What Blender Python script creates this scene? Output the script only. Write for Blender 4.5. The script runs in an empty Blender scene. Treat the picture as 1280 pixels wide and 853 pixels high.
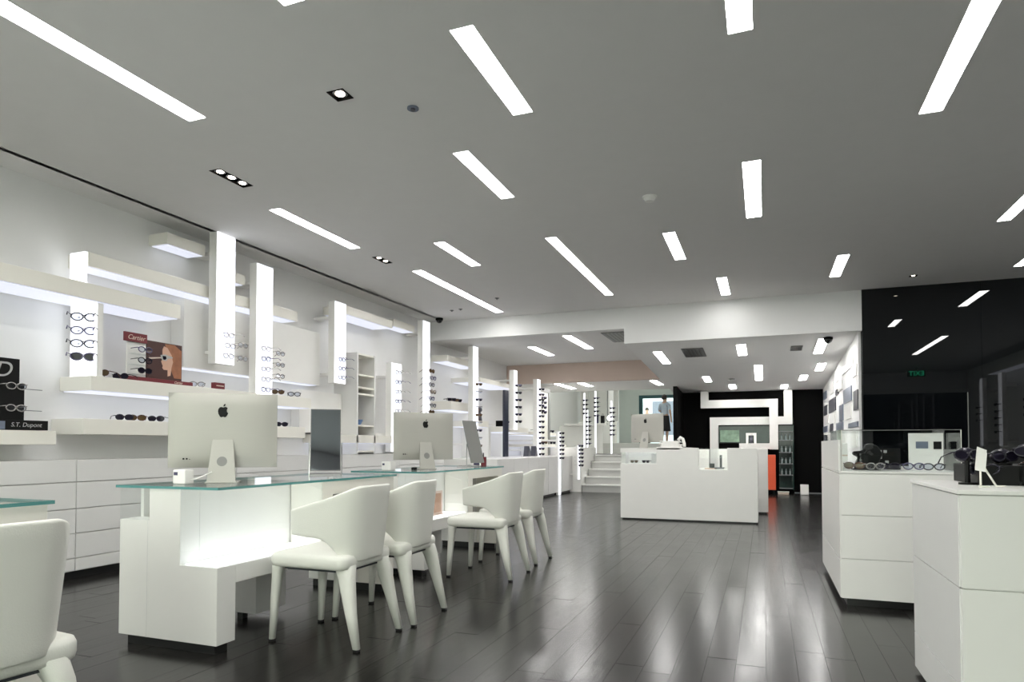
import bpy, bmesh, math, random
from mathutils import Vector, Matrix
random.seed(7)
C = bpy.context.scene.collection
sc = bpy.context.scene
PI = math.pi
# ---------------------------------------------------------------- camera, world, exposure
cam = bpy.data.cameras.new('camera'); camo = bpy.data.objects.new('camera', cam); C.objects.link(camo)
cam.sensor_width = 36; cam.lens = 827 / 1280 * 36
camo.location = (0, 0, 1.0); camo.rotation_euler = (math.radians(91.5), 0, math.radians(20.85))
cam.shift_y = 0.0858; cam.clip_start = 0.02; cam.clip_end = 200
sc.camera = camo
w = bpy.data.worlds.new('daylight'); sc.world = w; w.use_nodes = True
w.node_tree.nodes['Background'].inputs[0].default_value = (0.93, 0.98, 0.86, 1)
w.node_tree.nodes['Background'].inputs[1].default_value = 2.3
sc.view_settings.view_transform = 'Standard'; sc.view_settings.look = 'None'
sc.view_settings.gamma = 1.0; sc.view_settings.exposure = 0.80
sc.view_settings.use_curve_mapping = False
STRIP = 16.0
LED = 0.72
# ---------------------------------------------------------------- materials
MATS = {}
def mat(name, col, rough=.5, metal=0, spec=.5, emis=0, ecol=None, noise=0, nscale=8, bump=0, bscale=60, alpha=None, coat=0, ior=1.5, stretch=None):
    if name in MATS: return MATS[name]
    m = bpy.data.materials.new(name); m.use_nodes = True; nt = m.node_tree
    b = nt.nodes['Principled BSDF']
    b.inputs['Base Color'].default_value = (*col, 1); b.inputs['Roughness'].default_value = rough
    b.inputs['Metallic'].default_value = metal; b.inputs['IOR'].default_value = ior
    b.inputs['Specular IOR Level'].default_value = spec; b.inputs['Coat Weight'].default_value = coat
    if emis:
        b.inputs['Emission Color'].default_value = (*(ecol or col), 1); b.inputs['Emission Strength'].default_value = emis
    if noise or bump:
        tc = nt.nodes.new('ShaderNodeTexCoord'); mp = nt.nodes.new('ShaderNodeMapping'); nt.links.new(tc.outputs['Object'], mp.inputs[0])
        if stretch: mp.inputs['Scale'].default_value = stretch
    if noise:
        n = nt.nodes.new('ShaderNodeTexNoise'); n.inputs['Scale'].default_value = nscale; n.inputs['Detail'].default_value = 4
        nt.links.new(mp.outputs[0], n.inputs['Vector'])
        r = nt.nodes.new('ShaderNodeMix'); r.data_type = 'RGBA'
        r.inputs[6].default_value = (*[c * (1 - noise) for c in col], 1); r.inputs[7].default_value = (*[min(1, c * (1 + noise)) for c in col], 1)
        nt.links.new(n.outputs['Fac'], r.inputs[0]); nt.links.new(r.outputs[2], b.inputs['Base Color'])
    if bump:
        n2 = nt.nodes.new('ShaderNodeTexNoise'); n2.inputs['Scale'].default_value = bscale
        nt.links.new(mp.outputs[0], n2.inputs['Vector'])
        bp = nt.nodes.new('ShaderNodeBump'); bp.inputs['Strength'].default_value = bump; bp.inputs['Distance'].default_value = .002
        nt.links.new(n2.outputs['Fac'], bp.inputs['Height']); nt.links.new(bp.outputs[0], b.inputs['Normal'])
    MATS[name] = m; return m
def glassmat(name, tint, refl=.5, rough=0.0):
    m = bpy.data.materials.new(name); m.use_nodes = True; nt = m.node_tree; nt.nodes.clear()
    o = nt.nodes.new('ShaderNodeOutputMaterial'); t = nt.nodes.new('ShaderNodeBsdfTransparent'); g = nt.nodes.new('ShaderNodeBsdfGlossy')
    t.inputs[0].default_value = (*tint, 1); g.inputs['Roughness'].default_value = rough
    f = nt.nodes.new('ShaderNodeFresnel'); ge = nt.nodes.new('ShaderNodeNewGeometry'); ma = nt.nodes.new('ShaderNodeMath'); ma.operation = 'MULTIPLY_ADD'
    ma.inputs[1].default_value = -.8333; ma.inputs[2].default_value = 1.5; nt.links.new(ge.outputs['Backfacing'], ma.inputs[0]); nt.links.new(ma.outputs[0], f.inputs[0])
    mm = nt.nodes.new('ShaderNodeMath'); mm.operation = 'MULTIPLY'; mm.inputs[1].default_value = refl
    mx = nt.nodes.new('ShaderNodeMixShader'); nt.links.new(f.outputs[0], mm.inputs[0]); nt.links.new(mm.outputs[0], mx.inputs[0])
    nt.links.new(t.outputs[0], mx.inputs[1]); nt.links.new(g.outputs[0], mx.inputs[2]); nt.links.new(mx.outputs[0], o.inputs[0])
    MATS[name] = m; return m
def floormat():
    m = bpy.data.materials.new('dark_wood'); m.use_nodes = True; nt = m.node_tree; b = nt.nodes['Principled BSDF']
    tc = nt.nodes.new('ShaderNodeTexCoord'); oi = nt.nodes.new('ShaderNodeObjectInfo')
    mp = nt.nodes.new('ShaderNodeMapping'); mp.inputs['Scale'].default_value = (14, 1.1, 6); nt.links.new(tc.outputs['Object'], mp.inputs[0])
    ad = nt.nodes.new('ShaderNodeVectorMath'); ad.operation = 'MULTIPLY_ADD'
    n = nt.nodes.new('ShaderNodeTexNoise'); n.inputs['Scale'].default_value = 3; n.inputs['Detail'].default_value = 6
    nt.links.new(mp.outputs[0], n.inputs['Vector'])
    cr = nt.nodes.new('ShaderNodeValToRGB'); cr.color_ramp.elements[0].color = (.008, .0075, .007, 1); cr.color_ramp.elements[1].color = (.022, .0205, .019, 1)
    nt.links.new(n.outputs['Fac'], cr.inputs[0])
    mr = nt.nodes.new('ShaderNodeMapRange'); mr.inputs['To Min'].default_value = .7; mr.inputs['To Max'].default_value = 1.35
    nt.links.new(oi.outputs['Random'], mr.inputs[0])
    mu = nt.nodes.new('ShaderNodeVectorMath'); mu.operation = 'SCALE'; nt.links.new(cr.outputs[0], mu.inputs[0]); nt.links.new(mr.outputs[0], mu.inputs['Scale'])
    nt.links.new(mu.outputs[0], b.inputs['Base Color'])
    n3 = nt.nodes.new('ShaderNodeTexNoise'); n3.inputs['Scale'].default_value = 2.6; n3.inputs['Detail'].default_value = 3
    nt.links.new(tc.outputs['Object'], n3.inputs['Vector'])
    m2 = nt.nodes.new('ShaderNodeMapRange'); m2.inputs['To Min'].default_value = .15; m2.inputs['To Max'].default_value = .27
    nt.links.new(n3.outputs['Fac'], m2.inputs[0]); nt.links.new(m2.outputs[0], b.inputs['Roughness'])
    b.inputs['Specular IOR Level'].default_value = .46
    bp = nt.nodes.new('ShaderNodeBump'); bp.inputs['Strength'].default_value = .25; bp.inputs['Distance'].default_value = .002
    nt.links.new(n.outputs['Fac'], bp.inputs['Height']); nt.links.new(bp.outputs[0], b.inputs['Normal'])
    MATS['dark_wood'] = m; return m
WHITE = mat('white_lacquer', (.88, .87, .84), .28, noise=.02, bump=.05, bscale=30)
WARMW = mat('cream_lacquer', (.86, .84, .77), .30, noise=.02)
GREYW = mat('light_grey_lacquer', (.76, .755, .74), .35, noise=.02)
PAINT = mat('white_paint', (.84, .84, .83), .8, noise=.015, bump=.1, bscale=200)
CEIL = mat('ceiling_paint', (.80, .79, .78), .85, noise=.02, bump=.1, bscale=150)
WALLP = mat('wall_paint', (.86, .86, .85), .75, noise=.015, bump=.08, bscale=150)
TAN = mat('tan_paint', (.62, .50, .43), .8, noise=.03)
FLOOR = floormat()
SUB = mat('floor_joint', (.006, .006, .006), .6, noise=.1)
PLINTH = mat('dark_plinth', (.012, .012, .012), .35, noise=.1)
BLACKG = mat('black_glass', (.004, .005, .006), .015, ior=1.62, noise=.05)
BLACKM = mat('black_lacquer', (.003, .003, .003), .7, spec=.08, noise=.1)
LEATHER = mat('white_leather', (.80, .80, .74), .42, noise=.03, bump=.35, bscale=220)
CHAIRD = mat('chair_underside', (.035, .04, .05), .5, noise=.1)
ALU = mat('brushed_aluminium', (.46, .45, .41), .5, metal=.15, noise=.02, stretch=(1, 1, 30))
CHROME = mat('chrome', (.7, .7, .7), .12, metal=1, noise=.01)
STEEL = mat('grey_steel', (.22, .23, .24), .3, metal=.7, noise=.05)
MIRROR = mat('mirror_glass', (.36, .38, .42), .03, metal=1, noise=.01)
LOGO = mat('logo_black', (.006, .006, .006), .5, spec=.2, noise=.05)
STRIPM = mat('light_strip', (1, 1, 1), .5, emis=STRIP, ecol=(1, .985, .96), noise=.001)
LEDM = mat('lit_panel', (.9, .9, .95), .4, emis=LED, ecol=(.93, .95, 1.0), noise=.001)
LEDS = mat('led_diffuser', (.25, .25, .28), .4, emis=LED * .66, ecol=(.84, .87, 1.0), noise=.001)
LEDN = mat('niche_led', (.9, .9, .95), .4, emis=1.0, ecol=(.93, .94, 1.0), noise=.001)
SPOTM = mat('lamp_lens', (1, .9, .75), .4, emis=14, ecol=(1, .86, .70), noise=.001)
GLASS = glassmat('clear_glass', (.97, .985, .98), .8)
GLASSE = mat('green_glass_edge', (.10, .30, .29), .12, noise=.1)
LENSC = glassmat('clear_lens', (.86, .88, .93), 1)
LENSD = mat('dark_lens', (.012, .010, .02), .12, spec=.3, noise=.1)
LENSB = mat('brown_lens', (.10, .065, .03), .06, noise=.1)
FRB = mat('black_acetate', (.018, .016, .028), .25, noise=.15)
FRN = mat('violet_grey_acetate', (.10, .09, .17), .25, noise=.15)
FRT = mat('tortoise_acetate', (.10, .045, .03), .25, noise=.4, nscale=40)
FRW = mat('pale_metal_frame', (.45, .43, .42), .25, metal=.5, noise=.05)
RED = mat('dark_red_card', (.16, .012, .02), .4, noise=.08)
ORANGE = mat('orange_lacquer', (.72, .10, .035), .35, noise=.03)
GREYT = mat('blue_grey_tile', (.17, .20, .27), .3, noise=.1)
GREYD = mat('charcoal_tile', (.07, .07, .09), .3, noise=.1)
VENT = mat('vent_grey', (.23, .23, .22), .5, noise=.05)
NAVY = mat('navy_panel', (.01, .014, .035), .3, noise=.1)
TEXTW = mat('white_print', (.45, .45, .45), .5, noise=.02)
GOLD = mat('pale_print', (.72, .60, .50), .5, noise=.02)
# ---------------------------------------------------------------- geometry helpers
OFF = {}
class MB:
    def __init__(s): s.v = []; s.f = []; s.m = []; s.mats = []
    def mi(s, m):
        if m not in s.mats: s.mats.append(m)
        return s.mats.index(m)
    def add(s, vs, fs, m=None):
        n = len(s.v); s.v += [tuple(v) for v in vs]; k = s.mi(m) if m else 0
        for f in fs: s.f.append(tuple(i + n for i in f)); s.m.append(k)
        return s
    def box(s, x0, x1, y0, y1, z0, z1, m=None):
        vs = [(x, y, z) for x in (x0, x1) for y in (y0, y1) for z in (z0, z1)]
        return s.add(vs, [(0, 1, 3, 2), (4, 6, 7, 5), (0, 4, 5, 1), (2, 3, 7, 6), (0, 2, 6, 4), (1, 5, 7, 3)], m)
    def prism(s, pts, axis, a0, a1, m=None):
        # 2-D outline extruded along an axis; outline is (y,z), (x,z) or (x,y)
        def P(p, a): return {0: (a, p[0], p[1]), 1: (p[0], a, p[1]), 2: (p[0], p[1], a)}[axis]
        n = len(pts); vs = [P(p, a0) for p in pts] + [P(p, a1) for p in pts]
        fs = [tuple(range(n)), tuple(range(2 * n - 1, n - 1, -1))] + [(i, i + n, (i + 1) % n + n, (i + 1) % n) for i in range(n)]
        return s.add(vs, fs, m)
    def cyl(s, c, r, h, n=16, axis=2, r2=None, m=None):
        r2 = r if r2 is None else r2; vs = []
        for k, (rr, a) in enumerate(((r, 0), (r2, h))):
            for i in range(n):
                t = 2 * PI * i / n; p = (rr * math.cos(t), rr * math.sin(t))
                o = {2: (p[0], p[1], a), 1: (p[0], a, p[1]), 0: (a, p[0], p[1])}[axis]
                vs.append(tuple(c[j] + o[j] for j in range(3)))
        fs = [tuple(range(n)), tuple(range(2 * n - 1, n - 1, -1))] + [(i, i + n, (i + 1) % n + n, (i + 1) % n) for i in range(n)]
        return s.add(vs, fs, m)
    def tube(s, path, r, n=6, closed=False, m=None):
        path = [Vector(p) for p in path]; N = len(path); vs = []; fs = []
        for i, p in enumerate(path):
            if closed: d = path[(i + 1) % N] - path[i - 1]
            else: d = path[min(i + 1, N - 1)] - path[max(i - 1, 0)]
            d.normalize(); u = d.cross(Vector((0.13, .2, 1))).normalized(); v = d.cross(u)
            rr = r[i] if isinstance(r, (list, tuple)) else r
            for k in range(n):
                t = 2 * PI * k / n; vs.append(p + u * (rr * math.cos(t)) + v * (rr * math.sin(t)))
        for i in range(N if closed else N - 1):
            a = i * n; b = ((i + 1) % N) * n
            for k in range(n): fs.append((a + k, b + k, b + (k + 1) % n, a + (k + 1) % n))
        if not closed: fs += [tuple(range(n - 1, -1, -1)), tuple(range((N - 1) * n, N * n))]
        return s.add(vs, fs, m)
    def ball(s, c, r, n=10, k=7, m=None):
        r = r if isinstance(r, (list, tuple)) else (r, r, r); vs = [(c[0], c[1], c[2] - r[2])]; fs = []
        for j in range(1, k):
            t = PI * j / k
            for i in range(n):
                a = 2 * PI * i / n
                vs.append((c[0] + r[0] * math.sin(t) * math.cos(a), c[1] + r[1] * math.sin(t) * math.sin(a), c[2] - r[2] * math.cos(t)))
        vs.append((c[0], c[1], c[2] + r[2])); L = len(vs) - 1
        for i in range(n):
            fs.append((0, 1 + (i + 1) % n, 1 + i)); fs.append((L, L - n + i, L - n + (i + 1) % n))
            for j in range(k - 2):
                a = 1 + j * n; fs.append((a + i, a + (i + 1) % n, a + n + (i + 1) % n, a + n + i))
        return s.add(vs, fs, m)
    def taper(s, c0, s0, c1, s1, m=None):   # square section from c0 (size s0) to c1 (size s1)
        vs = []
        for c, q in ((c0, s0), (c1, s1)):
            qx, qy = (q if isinstance(q, tuple) else (q, q))
            for a, b in ((-1, -1), (1, -1), (1, 1), (-1, 1)): vs.append((c[0] + a * qx / 2, c[1] + b * qy / 2, c[2]))
        return s.add(vs, [(3, 2, 1, 0), (4, 5, 6, 7), (0, 1, 5, 4), (1, 2, 6, 5), (2, 3, 7, 6), (3, 0, 4, 7)], m)
    def build(s, name, m=None, parent=None, bevel=0, smooth=False, sub=0, solid=0):
        me = bpy.data.meshes.new(name); off = OFF.get(parent.as_pointer(), Vector()) if parent else Vector()
        me.from_pydata([Vector(v) - off for v in s.v], [], s.f); 
        if s.mats:
            for q in s.mats: me.materials.append(q)
            me.polygons.foreach_set('material_index', s.m)
        else: me.materials.append(m)
        bm = bmesh.new(); bm.from_mesh(me); bmesh.ops.recalc_face_normals(bm, faces=bm.faces); bm.to_mesh(me); bm.free()
        if smooth: me.polygons.foreach_set('use_smooth', [True] * len(me.polygons))
        me.update()
        o = bpy.data.objects.new(name, me); C.objects.link(o)
        if parent: o.parent = parent; OFF[o.as_pointer()] = off
        if solid:
            q = o.modifiers.new('solid', 'SOLIDIFY'); q.thickness = solid; q.offset = -1
        if sub:
            q = o.modifiers.new('sub', 'SUBSURF'); q.levels = sub; q.render_levels = sub
        if bevel:
            q = o.modifiers.new('bevel', 'BEVEL'); q.width = bevel; q.segments = 2; q.limit_method = 'ANGLE'; q.angle_limit = .7
        return o
def tag(o, label=None, cat=None, group=None, kind=None):
    if label: o['label'] = label
    if cat: o['category'] = cat
    if group: o['group'] = group
    if kind: o['kind'] = kind
    return o
def thing(name, label, cat, loc=(0, 0, 0), group=None):
    o = bpy.data.objects.new(name, None); C.objects.link(o); o.location = loc; o.empty_display_size = .1
    OFF[o.as_pointer()] = Vector(loc); return tag(o, label, cat, group)
def struct(o): o['kind'] = 'structure'; return o
def box(name, x0, x1, y0, y1, z0, z1, m, parent=None, bevel=0): return MB().box(x0, x1, y0, y1, z0, z1).build(name, m, parent, bevel)
def text(name, s, size, loc, rot, m, parent, shear=0, ext=.0006, sx=1):
    cu = bpy.data.curves.new(name, 'FONT'); cu.body = s; cu.size = size; cu.extrude = ext; cu.align_x = 'CENTER'; cu.align_y = 'CENTER'; cu.shear = shear
    t = bpy.data.objects.new('tmp', cu); C.objects.link(t); bpy.context.view_layer.update()
    me = bpy.data.meshes.new_from_object(t.evaluated_get(bpy.context.evaluated_depsgraph_get())); bpy.data.objects.remove(t)
    me.materials.clear(); me.materials.append(m)
    off = OFF.get(parent.as_pointer(), Vector())
    me.transform(Matrix.Translation(Vector(loc) - off) @ rot.to_4x4() @ Matrix.Diagonal((sx, 1, 1, 1)))
    o = bpy.data.objects.new(name, me); C.objects.link(o); o.parent = parent; return o
FACEX = Matrix(((0, 0, 1), (1, 0, 0), (0, 1, 0)))       # text facing +X
FACEY = Matrix(((-1, 0, 0), (0, 0, 1), (0, 1, 0)))      # text facing +Y
FACEN = Matrix(((1, 0, 0), (0, 0, -1), (0, 1, 0)))      # text facing -Y
def copy_tree(o, parent=None):
    c = o.copy(); C.objects.link(c); c.parent = parent
    for ch in list(o.children): copy_tree(ch, c)
    return c
ORD = ['topmost', 'second from the top', 'third from the top', 'fourth from the top', 'fifth from the top', 'sixth from the top', 'seventh from the top', 'eighth from the top', 'ninth from the top', 'tenth from the top', 'eleventh from the top', 'twelfth from the top', 'thirteenth from the top', 'fourteenth from the top']
# ================================================================ SETTING
YS = 9.6; HC = 3.03; YF = -1.7
# floor: sub-floor, 300 single planks, the rest joined
fl = struct(box('floor', -5.3, 5.3, YF - .1, 15.6, -.12, -.014, SUB))
pl = []; PWID = .13; PL = 1.7
nx = int(10.4 / PWID)
for i in range(nx):
    x = -5.2 + i * PWID; off = (i * .382 + (i % 3) * .21) % 1 * PL
    for j in range(-1, 12):
        y0 = YF + off + j * PL; y1 = y0 + PL
        y0 = max(y0, YF); y1 = min(y1, 15.55)
        if y1 - y0 < .05: continue
        pl.append((x, y0, y1))
def vis(p):
    x, y0, y1 = p; cx = x + .07; cy = (y0 + y1) / 2
    zc = -math.sin(.364) * cx + math.cos(.364) * cy; xc = math.cos(.364) * cx + math.sin(.364) * cy
    if zc < 2.2 or abs(xc / zc) > .85 or cx > 1.6 or cx < -4.8: return 99 + abs(zc)
    return zc
pl.sort(key=vis)
pm = {}
rest = MB()
for k, (x, y0, y1) in enumerate(pl):
    L = round(y1 - y0 - .003, 3)
    dz = random.uniform(-.0003, .0002)
    if k < 300:
        if L not in pm:
            o = MB().box(.0006, PWID - .0006, 0, L, -.016, 0).build('plank', FLOOR, fl); pm[L] = o
        else:
            o = pm[L].copy(); C.objects.link(o)
        o.location = (x, y0, dz); o.rotation_euler = (random.uniform(-.0004, .0004), random.uniform(-.0018, .0018), 0)
    else: rest.box(x + .0006, x + PWID - .0006, y0, y0 + L, -.016, dz)
rest.build('plank_field', FLOOR, fl)['kind'] = 'stuff'
# main ceiling with recesses
lights = [  # x0,x1,y0,y1,label
    (-3.34, -3.20, .9, 3.10, 'long ceiling light strip crossing the top left corner above the front left desks'),
    (-1.42, -1.29, 2.86, 3.75, 'wide ceiling light strip at upper centre, directly behind the round blue-grey sensor'),
    (-.15, -.03, 2.1, 3.38, 'ceiling light strip cut by the top edge right of centre'),
    (.90, 1.03, 3.0, 4.62, 'longest bright ceiling strip at the top right, slanting over the near white cabinet'),
    (-2.00, -1.88, 4.09, 5.0, 'short ceiling strip left of the white smoke detector'),
    (-.13, 0.0, 4.96, 6.20, 'upright looking ceiling strip right of the white smoke detector'),
    (-.89, -.77, 6.36, 7.33, 'short ceiling strip behind the white smoke detector'),
    (-3.96, -3.84, 4.52, 5.73, 'ceiling strip between the triple spotlight and the double spotlight'),
    (-3.07, -2.95, 5.85, 6.77, 'short ceiling strip in front of the strip that ends at the bulkhead on the left'),
    (-3.80, -3.67, 6.71, 9.27, 'long ceiling strip running beside the wall slot to the bulkhead'),
    (-1.98, -1.87, 6.10, 8.74, 'long slanting ceiling strip in the middle of the ceiling, reaching the bulkhead'),
    (-.52, -.40, 8.30, 9.28, 'small ceiling strip nearest the bulkhead over the reception counter'),
    (.75, .87, 7.77, 8.74, 'small ceiling strip near the left corner of the black glass wall'),
    (1.98, 2.09, 6.4, 7.10, 'ceiling strip at the right edge in front of the black glass wall'),
    (2.65, 2.77, 7.9, 8.96, 'ceiling strip cut by the right edge close to the black glass wall'),
    (3.08, 3.2, 2.3, 5.0, 'long ceiling strip seen only as a reflection in the black glass wall'),
    (-2.72, -2.58, -1.2, .7, 'unseen ceiling strip added behind the camera position above the cut-off left desk'),  # out-of-view strip, added to brighten the desk ends
    (-1.2, -1.06, -1.2, .9, 'unseen ceiling strip added behind the camera position over the middle aisle'),  # second added strip, out of view, more light from behind
    (-2.05, -1.93, 1.5, 2.43, 'ceiling strip whose tip just touches the top edge above the single spotlight'),
]
spots = [(-3.75, 3.88, .10, .34, 3, 'dark recessed triple spotlight in the ceiling above the wall shelves'),
         (-2.27, 3.17, .11, .11, 1, 'single square black recessed spotlight in the ceiling'),
         (-3.87, 6.19, .09, .27, 2, 'small recessed double spotlight between two ceiling strips'),
         (1.68, 9.02, .08, .08, 1, 'tiny recessed spotlight above the black glass wall')]
holes = [l[:4] for l in lights] + [(x - a / 2, x + a / 2, y - b / 2, y + b / 2) for x, y, a, b, n, t in spots] + [(-4.87, -4.82, -1.5, 9.3), (4.75, 4.8, -1.5, 9.3)]
def ceiling_mesh(x0, x1, y0, y1, z, holes):
    xs = sorted({x0, x1, *[h[0] for h in holes], *[h[1] for h in holes]}); ys = sorted({y0, y1, *[h[2] for h in holes], *[h[3] for h in holes]})
    m = MB(); ix = {}
    def V(i, j):
        if (i, j) not in ix: ix[i, j] = len(m.v); m.v.append((xs[i], ys[j], z))
        return ix[i, j]
    for i in range(len(xs) - 1):
        for j in range(len(ys) - 1):
            cx = (xs[i] + xs[i + 1]) / 2; cy = (ys[j] + ys[j + 1]) / 2
            if any(h[0] < cx < h[1] and h[2] < cy < h[3] for h in holes): continue
            m.f.append((V(i, j), V(i, j + 1), V(i + 1, j + 1), V(i + 1, j))); m.m.append(0)
    return m
cm = ceiling_mesh(-5.2, 5.15, YF, YS, HC, holes)
cm.box(-5.3, 5.3, YF - .1, YS + .1, HC + .07, HC + .15)
ce = struct(cm.build('ceiling', CEIL))
bpy.context.view_layer.update()
struct(box('trim_1', -4.87, -4.82, -1.5, 9.3, HC + .02, HC + .03, BLACKM, ce))
struct(box('trim_2', 4.75, 4.80, -1.5, 9.3, HC + .02, HC + .03, BLACKM, ce))
def ring(m, x0, x1, y0, y1, z0, z1, t):
    m.box(x0, x0 + t, y0, y1, z0, z1); m.box(x1 - t, x1, y0, y1, z0, z1); m.box(x0 + t, x1 - t, y0, y0 + t, z0, z1); m.box(x0 + t, x1 - t, y1 - t, y1, z0, z1); return m
for x0, x1, y0, y1, lb in lights:
    t = thing('ceiling_light', lb, 'ceiling light', ((x0 + x1) / 2, (y0 + y1) / 2, HC), 'recessed strip lights of the main ceiling')
    ring(MB(), x0, x1, y0, y1, HC - .001, HC + .035, .003).build('housing', PAINT, t)
    box('diffuser', x0 + .003, x1 - .003, y0 + .003, y1 - .003, HC + .008, HC + .02, STRIPM, t)
for x, y, a, b, n, lb in spots:
    t = thing('recessed_spotlight', lb, 'spotlight', (x, y, HC), 'recessed spotlights of the main ceiling')
    fr = ring(MB(), x - a / 2, x + a / 2, y - b / 2, y + b / 2, HC - .004, HC + .05, .006).box(x - a / 2, x + a / 2, y - b / 2, y + b / 2, HC + .045, HC + .05).build('housing', BLACKM, t)
    for k in range(n):
        yy = y + (k - (n - 1) / 2) * (b / n)
        r_ = MB().cyl((x, yy, HC + .006), a * .40, .03, 20, r2=a * .25).build('reflector', STEEL, t)
        MB().cyl((x, yy, HC + .002), a * .24, .006, 16).build('lamp_lens', SPOTM, r_)
t = thing('smoke_detector', 'white round smoke detector on the grey ceiling', 'smoke detector', (-.85, 5.38, HC))
MB().cyl((-.85, 5.38, HC - .012), .06, .012, 24).build('base', WHITE, t); MB().cyl((-.85, 5.38, HC - .04), .035, .028, 24, r2=.05).build('cap', WHITE, t)
t = thing('ceiling_sensor', 'flat blue-grey round sensor on the ceiling beside the single spotlight', 'sensor', (-1.95, 3.45, HC))
MB().cyl((-1.95, 3.45, HC - .008), .035, .008, 24).build('base', GREYT, t); MB().cyl((-1.95, 3.45, HC - .016), .015, .008, 16).build('lens', GREYD, t)
t = thing('ceiling_camera', 'small black dome camera at the end of the ceiling slot', 'security camera', (-4.80, 9.36, HC))
MB().cyl((-4.80, 9.36, HC - .03), .06, .03, 20).build('base', BLACKM, t); MB().ball((-4.80, 9.36, HC - .03), .05).build('dome', BLACKG, t, smooth=True)
for k, (x, y, lb) in enumerate([(-4.34, 8.87, 'left one of two tiny dark ceiling nozzles near the bulkhead'), (-4.18, 8.83, 'right one of two tiny dark ceiling nozzles near the bulkhead'), (-3.4, 8.35, 'lone tiny dark ceiling nozzle by the end of the long strips')]):
    t = thing('sprinkler', lb, 'sprinkler', (x, y, HC)); MB().cyl((x, y, HC - .006), .03, .006, 14).build('plate', VENT, t); MB().cyl((x, y, HC - .02), .012, .014, 10).build('nozzle', STEEL, t)
# walls of the main room
struct(box('wall_left', -5.30, -5.15, YF, 15.6, -.02, HC + .1, WALLP))
wr = struct(box('wall_right', 5.12, 5.25, YF, YS, -.02, HC + .1, WALLP))
fw = MB().box(-5.15, 5.12, YF - .12, YF, 2.72, HC + .1).box(1.5, 5.12, YF - .12, YF, 2.45, 2.72).box(-5.15, -4.9, YF - .12, YF, 0, 2.72).box(1.35, 1.5, YF - .12, YF, 0, 2.72)
struct(fw.build('wall_front', WALLP))
struct(box('door_1', 1.5, 5.12, YF - .10, YF - .06, 0, 2.45, BLACKG))
struct(box('window_1', -4.9, 1.35, YF - .09, YF - .08, 0, 2.72, GLASS))
struct(box('ground_front', -30, 20, -40, YF - .12, -.2, -.02, mat('pavement', (.45, .46, .47), .8, noise=.1)))
for k, x in enumerate((-3.4, -1.8, -.2, 1.9, 3.9)):
    struct(box('trim_%d' % (k + 3), x, x + .05, YF - .06, YF - .02, 0, 2.45 if x > 1.5 else 2.72, STEEL))
# bulkhead: left part higher, right part lower, plus black glass wall
struct(MB().prism([(-5.15, HC + .1), (-5.15, 2.72), (-1.9, 2.72), (-1.9, 2.50), (1.2, 2.50), (1.2, HC + .1)], 1, YS, YS + .12).build('wall_bulkhead', PAINT))
bw = struct(box('wall_back_right', 1.2, 5.12, YS, YS + .12, -.02, HC + .1, BLACKM))
px = [1.2, 2.5, 3.8, 5.12]
for a, b in zip(px[:-1], px[1:]): MB().box(a + .0008, b - .0008, YS - .012, YS, 0, HC).build('glass_panel', BLACKG, bw)
# lower ceilings behind the bulkhead
def CZ(y): return 2.5 - .0526 * (y - YS)
struct(box('ceiling_left_rear', -5.15, -1.9, YS + .12, 13.25, 2.72, 2.80, CEIL))
cr = struct(MB().add([(-1.9, YS + .12, CZ(YS)), (1.2, YS + .12, CZ(YS)), (1.2, 15.3, CZ(15.3)), (-1.9, 15.3, CZ(15.3)), (-1.9, YS + .12, 2.8), (1.2, YS + .12, 2.8), (1.2, 15.3, 2.8), (-1.9, 15.3, 2.8)],
    [(0, 1, 2, 3), (4, 7, 6, 5), (0, 4, 5, 1), (1, 5, 6, 2), (2, 6, 7, 3), (3, 7, 4, 0)]).build('ceiling_right_rear', PAINT))
struct(box('trim_20', -5.15, -1.9, 13.2, 13.35, 2.33, 2.9, TAN))
struct(box('ceiling_stair', -5.15, -1.9, 13.35, 15.6, 2.33, 2.42, CEIL))
for n, (x, y0, y1, lb) in enumerate([(-1.53, 10.32, 11.38, 'ceiling strip left of the larger grey vent in the rear ceiling'), (-.30, 10.1, 10.93, 'short ceiling strip between the two vents of the rear ceiling'), (-.08, 11.95, 13.66, 'upright strip in the middle of the rear ceiling'),
        (.78, 9.98, 11.07, 'ceiling strip at right with a black dome camera at its end'), (.91, 12.01, 12.74, 'ceiling strip nearest the white tiled side wall'), (.70, 13.25, 13.84, 'small light left of the one nearest the tiled wall'),
        (-1.02, 13.0, 13.66, 'small light over the white ribbon frame, at its left'), (-.6, 14.19, 14.8, 'tiny light right above the upper left of the ribbon frame'), (.4, 14.44, 15.0, 'tiny light over the right end of the ribbon frame')]):
    t = thing('ceiling_light', lb, 'ceiling light', (x, (y0 + y1) / 2, CZ((y0 + y1) / 2)), 'strip lights of the rear ceiling')
    def slab(nm, hw, a, b, d0, d1, m): MB().add([(x + s * hw, yy, CZ(yy) - d) for s in (-1, 1) for yy in (a, b) for d in (d0, d1)], [(0, 1, 3, 2), (4, 6, 7, 5), (0, 4, 5, 1), (2, 3, 7, 6), (0, 2, 6, 4), (1, 5, 7, 3)]).build(nm, m, t)
    slab('housing', .07, y0 - .008, y1 + .008, 0, .006, PAINT); slab('diffuser', .062, y0, y1, .003, .010, STRIPM)
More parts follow.
